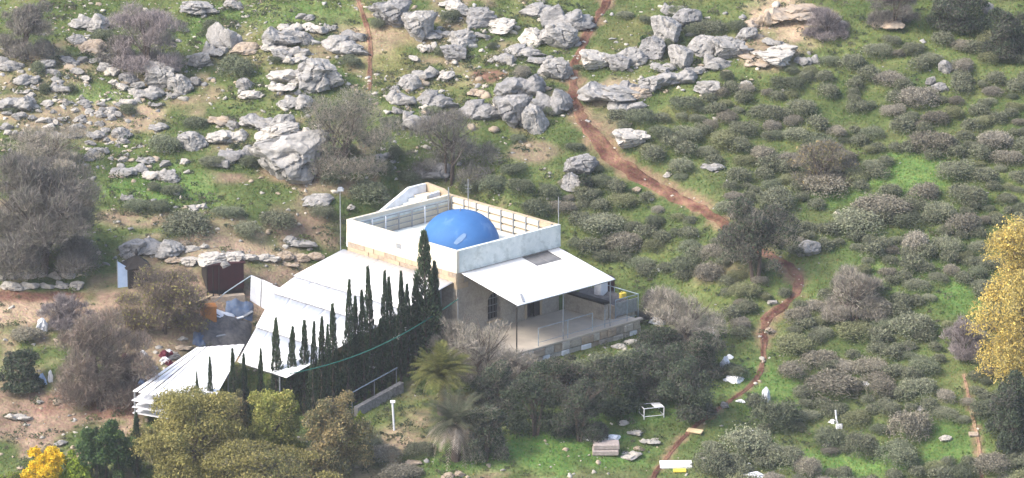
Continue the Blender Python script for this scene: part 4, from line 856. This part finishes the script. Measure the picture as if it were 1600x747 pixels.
def inside(x, y, P):
    c = False; j = len(P) - 1
    for i in range(len(P)):
        if (P[i][1] > y) != (P[j][1] > y) and x < (P[j][0] - P[i][0]) * (y - P[i][1]) / (P[j][1] - P[i][1] + 1e-9) + P[i][0]: c = not c
        j = i
    return c
tries = 0; N0 = len(PLACED)
while len(PLACED) < 300 and tries < 9000:
    tries += 1; x = sh.uniform(860, 1610); y = sh.uniform(60, 770)
    if not inside(x, y, POLY): continue
    wpx = sh.choice((24, 30, 36, 42, 50, 60, 74)) * (1.0 + (y - 300) / 2500); h = wpx * .6
    if float(trail_dist(np.array([x]), np.array([y]))[0]) < 1.0 + wpx / 34: continue
    if any(math.hypot((x - a) / (c + wpx * .32), (y - b) / (d + h * .32)) < 1 for a, b, c, d in CLEAR): continue
    if any(math.hypot((x - a) / ((wpx + c) * .5), (y - b) / ((h + d) * .5)) < .72 for a, b, c, d in PLACED): continue
    shrub(x, y, wpx, h)

# the smaller shrubs past those: one mass
SCR = []; tries = 0
while len(SCR) < 220 and tries < 14000:
    tries += 1; x = sh.uniform(860, 1615); y = sh.uniform(60, 775)
    if not inside(x, y, POLY): continue
    wpx = sh.uniform(20, 40); h = wpx * .6
    if float(trail_dist(np.array([x]), np.array([y]))[0]) < 1.0 + wpx / 34: continue
    if any(math.hypot((x - a) / (c + wpx * .3), (y - b) / (d + h * .3)) < .9 for a, b, c, d in CLEAR): continue
    if any(math.hypot((x - a) / ((wpx + c) * .5), (y - b) / ((h + d) * .5)) < .62 for a, b, c, d in PLACED): continue
    SCR.append((x, y, wpx)); PLACED.append((x, y, wpx, h))
parts = []
for x, y, wpx in SCR:
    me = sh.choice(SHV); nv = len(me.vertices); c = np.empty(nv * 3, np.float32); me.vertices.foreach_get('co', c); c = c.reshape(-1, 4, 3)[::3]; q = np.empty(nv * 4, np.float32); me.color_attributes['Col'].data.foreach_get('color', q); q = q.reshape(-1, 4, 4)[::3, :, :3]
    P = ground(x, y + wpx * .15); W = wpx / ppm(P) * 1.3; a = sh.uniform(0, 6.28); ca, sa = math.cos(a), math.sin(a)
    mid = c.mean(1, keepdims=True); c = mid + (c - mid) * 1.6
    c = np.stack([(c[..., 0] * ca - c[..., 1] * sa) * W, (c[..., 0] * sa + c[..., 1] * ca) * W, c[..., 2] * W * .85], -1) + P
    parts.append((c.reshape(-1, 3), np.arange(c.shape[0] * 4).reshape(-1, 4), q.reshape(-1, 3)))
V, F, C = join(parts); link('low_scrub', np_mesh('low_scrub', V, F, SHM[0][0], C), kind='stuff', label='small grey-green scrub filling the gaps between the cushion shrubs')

# ------------------------------------------------------------------ yard clutter
def stand(name, label, cat, x, y, rz=0, up=0):
    P = ground(x, y); P[2] += up; return empty(name, P, rz, label, cat)
e = stand('maroon_shed', 'dark maroon shed with open foot beside the large white roof', 'shed', 352, 462, .28)
MB().box(-1.0, 1.05, -.02, .05, .35, 1.75).build('front_panel', MAROON, e); MB().box(-1.0, 1.05, .06, 1.4, -.3, 1.72).build('body', BROWNW, e); MB().box(-1.1, 1.15, -.1, 1.5, 1.76, 1.84).build('roof', MAROON, e)
for x in (-1.05, -.72, -.4): MB().tube([(x, -.25, -.2), (x, -.25, 1.75)], .035).build('post', BROWNW, e)
MB().box(-.9, 1.0, -.5, -.06, -.3, .1).build('step', LIME_T, e)
shedz = e.location.z + 1.84
for x, y, w_, h_, m in ((333, 404, 42, 16, 'w'), (366, 400, 30, 14, 'w'), (352, 412, 14, 12, 'l')):
    P = at_z(x, y + 4, shedz + .02); rock(x, y, w_, h_, m, rot=.2, P=P, label={333: 'broad cream stone slab on the left end of the maroon shed', 366: 'cream stone slab on the right end of the maroon shed', 352: 'small grey stone between the slabs on the maroon shed'}[x], group='stones on the maroon shed', dep=.9)
e = stand('white_sheet_screen', 'pale white sheet panels leaning between maroon shed and large white roof', 'panel', 410, 482, -.3)
for k, (x0, z1) in enumerate(((-.75, 1.75), (-.1, 1.55), (.5, 1.3))): MB().hexa([(x0, 0, -.2), (x0 + .6, 0, -.2), (x0 + .6, .05, -.2), (x0, .05, -.2), (x0, .3, z1), (x0 + .6, .3, z1 - .2), (x0 + .6, .35, z1 - .2), (x0, .35, z1)]).build('panel', WHITE_D, e)
def heap(name, label, cat, x, y, W, D_, H, mat, seed, rz=0):
    P = ground(x, y); rs = random.Random(seed); V = []; F = []; n = 14
    for i in range(n):
        for j in range(n):
            u, v = i / (n - 1) * 2 - 1, j / (n - 1) * 2 - 1; f = max(0, 1 - max(abs(u), abs(v)) ** 2.2)
            z = H * f * (.65 + .5 * mnoise.noise(Vector((u * 2 + seed, v * 2, 0)))) + .08 * mnoise.noise(Vector((u * 6, v * 6, seed)))
            wx, wy = u * W / 2, v * D_ / 2; g = float(height(P[0] + wx, P[1] + wy)) - P[2]; V.append((wx, wy, g + z + (.03 if f > 0 else -.1)))
    for i in range(n - 1):
        for j in range(n - 1): a = i * n + j; F.append((a, a + n, a + n + 1, a + 1))
    o = link(name, np_mesh(name, V, F, mat)); o.location = P; o['label'] = label; o['category'] = cat; return o
heap('blue_tarp', 'crumpled blue tarp on the ground in front of the maroon shed', 'tarp', 374, 482, 1.6, 1.5, .35, BLUET, 1)
heap('grey_tarp', 'dark grey tarp heap between orange box and large white roof', 'tarp', 352, 522, 2.9, 3.0, .75, TARP_D, 2)
heap('pale_tarp', 'pale dirty tarp strip beside the orange box', 'tarp', 345, 500, 1.6, 1.4, .35, WHITE_D, 3)
heap('blue_tarp', 'small blue tarp scrap beside the upper corner of the low shed roof', 'tarp', 312, 532, .8, 1.0, .35, BLUET, 4)
for x, y, rz, wpx, m, lab in ((318, 470, .9, 40, WOOD, 'weathered plank lying above the orange box in the yard'), (360, 508, .5, 46, WHITE_D, 'pale plank lying across the dark grey tarp heap'), (336, 534, .3, 36, METAL, 'grey metal strip below the dark grey tarp heap'), (385, 500, 1.0, 34, METAL, 'grey metal strip between blue tarp and large white roof'), (300, 500, .4, 30, WOOD, 'short weathered plank left of the orange box')):
    P = ground(x, y); L_ = wpx / 29; o = MB().box(-L_ / 2, L_ / 2, -.07, .07, 0, .06).build('yard_plank', m); o.location = P + np.array([0, 0, .25 if 'heap' in lab or 'tarp' in lab else .08]); o.rotation_euler = (.25, -.1, rz); o['label'] = lab; o['category'] = 'plank'
e = stand('orange_box', 'bright orange plastic box in the yard left of the large white roof', 'box', 326, 502, .2)
MB().box(-.4, .4, -.35, .35, -.1, .85).build('body', ORANGE, e, bevel=.03); MB().box(-.43, .43, -.38, .38, .853, .93).build('lid', ORANGE, e, bevel=.02)
for x in (-.25, .2): MB().box(x, x + .05, -.375, -.353, .05, .8).build('rib', ORANGE, e)
e = stand('peaked_hut', 'small dark hut with peaked roof and finial above the bare brush', 'hut', 214, 440, .3); e.scale = (1, 1, .85)
MB().box(-.6, .6, -.6, .6, -.3, 1.1).build('wall', BROWNW, e)
MB().hexa([(-.75, -.75, 1.1), (.75, -.75, 1.1), (.75, .75, 1.1), (-.75, .75, 1.1), (-.08, -.08, 1.75), (.08, -.08, 1.75), (.08, .08, 1.75), (-.08, .08, 1.75)]).build('roof', BROWNW, e)
MB().tube([(0, 0, 1.75), (0, 0, 1.95), (0, 0, 2.2)], [.06, .1, .03]).build('finial', DARK, e)
e = stand('blue_sheet', 'pale blue triangular sheet leaning left of the dark peaked hut', 'sheet', 199, 448, .1)
MB().prism([(-.5, -.2), (.55, -.2), (.55, .75), (-.5, 1.45)], 0, .04, 'y').build('panel', PALEBLUE, e); MB().tube([(-.52, .02, -.2), (-.52, .02, 1.5)], .03).build('post', METAL, e)
P0 = ground(312, 492); P0[2] += .3; P1 = at_y(392, 431, P0[1] + .6)
e = empty('leaning_pole', P0, 0, 'long pale pole leaning diagonally in front of the maroon shed', 'pole'); MB().tube([(0, 0, -.3), tuple((P1 - P0) * .5), tuple(P1 - P0)], .035).build('pole', RAIL, e)
# green cable across the cypress row
A_ = loc(-.25, -.35, 2.3); B_ = at_y(452, 584, -11.0); pts = []
for k in range(25):
    t = k / 24; p = lerp(A_, B_, t); p = p + np.array([0, -1.2 * math.sin(math.pi * t), -.55 * 4 * t * (1 - t) * .55]); pts.append(tuple(p))
o = MB().tube(pts, .03).build('green_cable', GREENC); o['label'] = 'sagging dark green cable running in front of the cypress row'; o['category'] = 'cable'
e = empty('cable_pole', loc(-.25, -.35, 0), 0, 'thin dark pole at the shrine corner holding the green cable', 'pole'); MB().tube([(0, 0, -1.0), (0, 0, 2.4)], .035).build('pole', METAL, e)
# flood lights by the cypresses
e = stand('flood_lights', 'two white flood lights on a pole right of the cypress row', 'lamp', 640, 585, 0)
z = (585 - 527) / 28.0
MB().tube([(0, 0, -.2), (0, 0, z + .2)], .035).build('pole', METAL, e)
for dx, dz in ((-.6, 0), (-.38, .38)):
    MB().tube([(0, 0, z + dz - .05), (dx, -.1, z + dz)], .018).build('arm', METAL, e); MB().hexa([(dx - .25, -.35, z + dz - .08), (dx + .2, -.3, z + dz), (dx + .2, .1, z + dz + .05), (dx - .25, .05, z + dz - .03), (dx - .22, -.32, z + dz + .02), (dx + .22, -.26, z + dz + .1), (dx + .22, .1, z + dz + .15), (dx - .22, .05, z + dz + .07)]).build('lamp_head', WHITE, e)
e = stand('low_lamp', 'flat pale lamp on a low arm in the dark foot of the cypress row', 'lamp', 604, 604, 0)
MB().tube([(0, 0, -.2), (0, 0, 1.05), (-.35, -.1, 1.1)], .03).build('pole', METAL, e); MB().box(-1.0, -.3, -.22, .0, 1.07, 1.15).build('lamp_head', WHITE_D, e, bevel=.02)
# step wall with rail and white post
PA = ground(556, 652); PB_ = ground(628, 612); d = PB_ - PA; L_ = math.hypot(d[0], d[1]); rz = math.atan2(d[1], d[0]); sl_ = d[2] / L_
e = empty('step_wall', PA, rz, 'low grey sloping wall with rail below the cypress row', 'wall')
NBK = 6
for k in range(NBK):
    x0, x1 = L_ * k / NBK, L_ * (k + 1) / NBK - .02
    MB().hexa([(x0, -.15, x0 * sl_ - .3), (x1, -.15, x1 * sl_ - .3), (x1, .15, x1 * sl_ - .3), (x0, .15, x0 * sl_ - .3), (x0, -.15, x0 * sl_ + .55), (x1, -.15, x1 * sl_ + .55), (x1, .15, x1 * sl_ + .55), (x0, .15, x0 * sl_ + .55)]).build('wall_block', LIME_B, e)
MB().tube([(0, .35, 1.25), (L_, .35, L_ * sl_ + 1.25)], .035).build('rail', RAIL, e)
for t in (0.02, .5, .98): MB().tube([(L_ * t, .35, L_ * t * sl_ - .2), (L_ * t, .35, L_ * t * sl_ + 1.25)], .025).build('rail_post', METAL, e)
e = stand('white_post', 'leaning white post with short arm below the grey step wall', 'post', 616, 672, 0)
MB().tube([(0, 0, -.1), (-.08, 0, 1.5)], .06).build('shaft', WHITE_D, e); MB().box(-.2, .06, -.06, .06, 1.5, 1.62).build('cap', WHITE, e)

# ------------------------------------------------------------------ litter
bagm = [rock_mesh(70 + k, 3, 3, 1.8) for k in range(4)]
def bag(x, y, wpx, hpx, label, mat=WHITE, name='plastic_bag', cat='litter', rot=0, up=0):
    P = ground(x, y + hpx * .4); P[2] += up; s = ppm(P); o = link(name, random.choice(bagm)); o.location = P; o.scale = (wpx / s, wpx / s * .6, hpx / s * .9); o.rotation_euler = (0, rot, random.uniform(-.4, .4))
    o.material_slots[0].link = 'OBJECT'; o.material_slots[0].material = mat; o['label'] = label; o['category'] = cat; return o
LIT = [(1133, 566, 16, 22, 'upright white plastic sheet with red foot left of the trail', WHITE_D), (1146, 591, 30, 10, 'long white plastic sheet lying left of the trail', WHITE), (1196, 616, 14, 26, 'white bag hanging on a shrub right of the trail', WHITE_D), (1156, 626, 14, 5, 'flat white scrap beside the trail below the plastic sheets', WHITE), (1171, 674, 16, 5, 'flat white scrap left of a small white cup on the slope', WHITE), (1194, 671, 9, 6, 'small white cup-like scrap right of a flat scrap', WHITE), (1301, 658, 12, 6, 'white scrap at the left of the white stake', WHITE), (1353, 599, 11, 8, 'bright white bag among shrubs on the lower right slope', WHITE), (1170, 727, 9, 9, 'white scrap between shrubs right of the white board', WHITE), (1176, 742, 40, 11, 'broad white sheet cut by the bottom edge', WHITE_D), (956, 683, 28, 8, 'long flat white sheet on the grass above the stacked slabs', WHITE), (913, 684, 17, 5, 'thin white strip on grass left of the long flat sheet', WHITE), (891, 600, 22, 16, 'bluish white sheet caught in the dark bushes', PALEBLUE), (868, 614, 15, 5, 'yellow scrap caught in the dark bushes', YELLOW), (1028, 501, 26, 14, 'pale blue-white bag at the corner of the terrace', WHITE_D), (1073, 531, 10, 8, 'small white scrap in the grey brush', WHITE), (1141, 557, 10, 7, 'small white scrap above the upright plastic sheet', WHITE), (1031, 420, 8, 8, 'small white stick-like scrap behind the awning', WHITE), (65, 592, 14, 20, 'pale green-white bag left of the bare thicket', PALEBLUE), (79, 588, 8, 22, 'narrow white rag beside the pale green-white bag', WHITE_D), (66, 508, 18, 26, 'white rag heap at the upper left of the bare thicket', WHITE_D)]
for x, y, a, b, lab, m in LIT: bag(x, y, a, b, lab, m)
tr_ = random.Random(5)
for k in range(30):
    x, y = tr_.uniform(196, 268), tr_.uniform(545, 604); o = bag(x, y, tr_.uniform(8, 18), tr_.uniform(7, 14), None, tr_.choice((WHITE_D, WHITE_D, PALEBLUE, RED)), 'litter_bag'); o['group'] = 'litter heap above the low shed roof'; label_later(o, x, y, 'crumpled', 'litter bag')
def board(name, label, cat, x, y, wpx, dpx, th, mat, rz=0, tilt=0):
    P = ground(x, y); s = ppm(P); W = wpx / s; D_ = dpx / s / .5; o = MB().box(-W / 2, W / 2, -D_ / 2, D_ / 2, 0, th).build(name, mat, None, bevel=.01)
    o.location = P + np.array([0, 0, .06]); sl = math.atan(.3); o.rotation_euler = (sl + tilt, 0, rz); o['label'] = label; o['category'] = cat; return o
board('white_board', 'long white board lying across the trail at the bottom', 'board', 1056, 729, 50, 9, .12, WHITE, .03)
board('yellow_scrap_board', 'small yellow board sticking out below the white board', 'board', 1062, 738, 20, 4, .08, YELLOW, .1)
board('wooden_plank', 'tan wooden plank beside the trail above the white board', 'plank', 1086, 676, 26, 5, .08, WOOD, -.5)
board('wooden_plank', 'yellow plank on the faint side path', 'plank', 1527, 636, 20, 5, .1, WOOD, 0)
board('wooden_plank', 'short pale plank just below the yellow plank', 'plank', 1525, 648, 16, 4, .08, WOOD, 0)
board('wooden_plank', 'third pale plank farther down the faint side path', 'plank', 1521, 681, 15, 5, .08, LIME_T, 0)
pk = material('pink_grey_slab', (.40, .345, .325), (.28, .24, .225), 5, .9, .5, 12, .15, (.2, .19, .18), .6, 3)
for (x, y, lab) in ((946, 706, 'lower one of two stacked pink-grey stone slabs on the grass'), (946, 697, 'upper one of two stacked pink-grey stone slabs on the grass')):
    P = ground(946, 709); s = ppm(P); up = 0 if y > 700 else .3
    o = MB().box(-.68, .68, -.35, .35, 0, .27).build('stone_slab', pk, None, bevel=.03); o.location = P + np.array([0 if up == 0 else .04, .05 if up == 0 else .12, up + .02]); o.rotation_euler = (.1, 0, .02 + up * .1); o['label'] = lab; o['category'] = 'slab'; o['group'] = 'stacked pink slabs'
e = stand('frame_crate', 'white wire frame crate on the grass at the foot of the dark bushes', 'crate', 1018, 648, .3)
for a in (-.55, .55):
    for b in (-.4, .4): MB().tube([(a, b, -.1), (a, b, .5)], .025).build('corner_post', WHITE_D, e)
for z in (.06, .5):
    for b in (-.4, .4): MB().tube([(-.55, b, z), (.55, b, z)], .022).build('bar', WHITE_D, e)
    for a in (-.55, .55): MB().tube([(a, -.4, z), (a, .4, z)], .022).build('bar', WHITE_D, e)
MB().box(.05, .5, -.36, .36, .5, .53).build('lid', WHITE_D, e)
e = stand('white_stake', 'thin white stake with pale foot among the lower right shrubs', 'stake', 1311, 668, 0)
MB().tube([(0, 0, -.1), (-.15, 0, .5), (-.2, 0, .95)], .05).build('stick', WHITE_D, e); MB().box(-.17, .2, -.15, .15, -.1, .2).build('foot', WHITE_D, e, bevel=.05)
e = stand('white_slab', 'upright narrow white slab leaning in the grey brush', 'slab', 1115, 541, 0)
MB().hexa([(-.18, -.1, -.1), (.2, -.1, -.1), (.2, .05, -.1), (-.18, .05, -.1), (-.3, .15, 1.05), (-.02, .15, 1.0), (-.02, .25, 1.0), (-.3, .25, 1.05)]).build('panel', WHITE, e, bevel=.02)

# ------------------------------------------------------------------ grass and loose stones (nobody could count them)
rs = np.random.default_rng(99)
def scatter(n, x0=-60, x1=1660, y0=-50, y1=800):
    """points spread evenly over the ground that the photograph shows"""
    X = rs.uniform(-38, 40, n * 2); Y = rs.uniform(-24, 58, n * 2); Z = height(X, Y); P = np.stack([X, Y, Z], 1); a, b, _ = project(P)
    k = (a > x0) & (a < x1) & (b > y0) & (b < y1)
    k &= ~((box_dist(X, Y, -1, 10.5, -4.5, 10.6) < .05))
    return P[k], a[k], b[k]
P, a, b = scatter(150000)
gc = ground_colour(a, b, P[:, 0], P[:, 1]); green = np.clip((gc[:, 1] - gc[:, 0]) / .05 + .35, 0, 1)
keep = rs.random(len(P)) < np.clip(green, .06, 1); keep &= trail_dist(a, b) > .62 + .6 * rs.random(len(P))
P = P[keep]; gc = gc[keep]; n = len(P)
d = rs.normal(size=(n, 3)) * .45; d[:, 2] = 1; d /= np.linalg.norm(d, axis=1)[:, None]; s_ = np.cross(d, rs.normal(size=(n, 3))); s_ /= np.linalg.norm(s_, axis=1)[:, None]
hgt = rs.uniform(.05, .17, n)[:, None]; wd = rs.uniform(.025, .06, n)[:, None]
V = np.stack([P - s_ * wd - [0, 0, .03], P + s_ * wd - [0, 0, .03], P + d * hgt], 1).reshape(-1, 3)
tint = np.stack([rs.uniform(.7, 1.45, n), rs.uniform(.85, 1.4, n), rs.uniform(.6, 1.2, n)], 1)
link('grass', np_mesh('grass', V, np.arange(3 * n).reshape(n, 3), LEAF, np.repeat(np.clip(gc, 0, .3) * tint * 1.05, 3, 0)), kind='stuff', label='short winter grass covering the hillside')
bmI = bmesh.new(); bmesh.ops.create_icosphere(bmI, subdivisions=2, radius=1); IV = np.array([v.co[:] for v in bmI.verts]); IF = np.array([[v.index for v in f.verts] for f in bmI.faces]); bmI.free()
P, a, b = scatter(26000)
den = .10 + .35 * (a < 860) * (b < 420) + .5 * np.exp(-((a - 110) / 130) ** 2 - ((b - 185) / 45) ** 2) + .45 * np.exp(-((a - 930) / 90) ** 2 - ((b - 705) / 40) ** 2) + .4 * np.exp(-((a - 620) / 60) ** 2 - ((b - 110) / 50) ** 2) + .25 * np.exp(-((a - 980) / 90) ** 2 - ((b - 110) / 70) ** 2)
den += .25 * np.exp(-((a - 480) / 120) ** 2 - ((b - 360) / 40) ** 2) + .2 * np.exp(-((a - 60) / 120) ** 2 - ((b - 650) / 60) ** 2)
den -= .075 * (a > 1000) * (b > 150)
den += .5 * (trail_dist(a, b) < 1.3)
den *= np.clip(vnoise(P[:, 0] / 2.5, P[:, 1] / 2.5, 31) * 2.4 - .5, .1, 2)
k = rs.random(len(P)) < den * (.62 + .35 * (a < 900)); P = P[k]; n0 = len(P)
sat = []
for x, y, wpx, hpx in SAT:
    if y > 330 or wpx < 20: continue
    for q in range(int(1 + wpx / 9)):
        a_ = rs.uniform(0, 6.28); sat.append(ground(x + math.cos(a_) * wpx * rs.uniform(.4, .85), y + hpx * .25 + math.sin(a_) * hpx * rs.uniform(.35, .8)))
P = np.concatenate([P, np.array(sat)]); n = len(P)
base_s = .035 + .13 * rs.random(n) ** 3; base_s[n0:] = .05 + .22 * rs.random(n - n0) ** 2
s_ = base_s[:, None] * np.stack([rs.uniform(.8, 1.6, n), rs.uniform(.8, 1.4, n), rs.uniform(.5, .95, n)], 1)
rot = rs.uniform(0, 6.28, n); jit = rs.uniform(.84, 1.12, (n, len(IV), 1)) * (1 + .35 * np.sin((IV[None] * 2.3 + rs.uniform(0, 6.28, (n, 1, 3))).sum(-1, keepdims=True)))
W = IV[None] * jit * s_[:, None, :]; c, s2 = np.cos(rot)[:, None], np.sin(rot)[:, None]
W = np.stack([W[..., 0] * c - W[..., 1] * s2, W[..., 0] * s2 + W[..., 1] * c, W[..., 2]], -1) + P[:, None, :]
Fc = (IF[None] + (np.arange(n) * len(IV))[:, None, None]).reshape(-1, 3)
base = np.array([(.36, .34, .30), (.34, .28, .21), (.28, .275, .265), (.42, .385, .325)])[rs.integers(0, 4, n)] * rs.uniform(.75, 1.15, n)[:, None]
STM = leaf_material('loose_stone', 0, .01)
link('loose_stones', np_mesh('loose_stones', W.reshape(-1, 3), Fc, STM, np.repeat(base, len(IV), 0)), kind='stuff', label='pale loose stones scattered over the hillside')

P, a, b = scatter(24000)
den = .16 + .20 * (a < 860) * (b < 430) + .2 * (a > 560) * (a < 820) * (b > 640)
den *= np.clip(vnoise(P[:, 0] / 3.1, P[:, 1] / 3.1, 41) * 3 - .9, .05, 2) * (trail_dist(a, b) > 1.9)
for cx, cy, rx, ry in CLEAR: den *= np.where(np.hypot((a - cx) / rx, (b - cy) / ry) < 1, .15, 1)
k = rs.random(len(P)) < den; P = P[k]
ext = []
for x, y, wpx, hpx in SAT:
    for q in range(3 if wpx < 24 else 6):
        a_ = rs.uniform(0, 6.28); ext.append(ground(x + math.cos(a_) * wpx * rs.uniform(.45, .8), y + hpx * .3 + math.sin(a_) * hpx * rs.uniform(.3, .65)))
P = np.concatenate([P, np.array(ext)]); n = len(P); per = 34
rad = (.14 + .34 * rs.random(n) ** 2); cen = np.repeat(P, per, 0); R = np.repeat(rad, per)
d = rs.normal(size=(n * per, 3)); d /= np.linalg.norm(d, axis=1)[:, None]; d[:, 2] = np.abs(d[:, 2])
Q = cen + d * (R * rs.uniform(.5, 1, n * per))[:, None] * [1, 1, .75]
nr = d * .5 + rs.normal(size=Q.shape) * .7; nr /= np.linalg.norm(nr, axis=1)[:, None]; t = np.cross(nr, rs.normal(size=Q.shape)); t /= np.linalg.norm(t, axis=1)[:, None]; bb = np.cross(nr, t)
sz = (.03 + .10 * R)[:, None] * rs.uniform(.6, 1.3, n * per)[:, None]
V = np.stack([Q - t * sz, Q + bb * sz * .5, Q + t * sz, Q - bb * sz * .5], 1).reshape(-1, 3)
base = np.array([(.07, .09, .05), (.09, .105, .055), (.12, .115, .08), (.055, .075, .045), (.10, .13, .05)])[rs.integers(0, 5, n)]
c = np.repeat(base, per, 0) * rs.uniform(.65, 1.4, n * per)[:, None]
link('undergrowth', np_mesh('undergrowth', V, np.arange(len(V)).reshape(-1, 4), LEAF, np.repeat(c, 4, 0)), kind='stuff', label='low weeds and small scrub between the rocks')

finish_labels()

# ------------------------------------------------------------------ thin air haze round the whole place
zlo, zhi = float(PT[:, 2].min()) - 1.5, float(max(PT[:, 2].max(), CAM[2])) + 2
hz = MB().box(xs[0] - 3, xs[-1] + 3, ys[0] - 3, ys[-1] + 3, zlo, zhi)
hm = bpy.data.materials.new('haze'); hm.use_nodes = True; hn = hm.node_tree.nodes; hn.remove(hn['Principled BSDF'])
pv = hn.new('ShaderNodeVolumePrincipled'); pv.inputs['Color'].default_value = (.88, .93, 1, 1); pv.inputs['Density'].default_value = .0002; pv.inputs['Anisotropy'].default_value = .2
hm.node_tree.links.new(pv.outputs[0], hn['Material Output'].inputs['Volume'])
ho = hz.build('haze', hm); ho['kind'] = 'stuff'; ho['label'] = 'thin pale haze in the air'
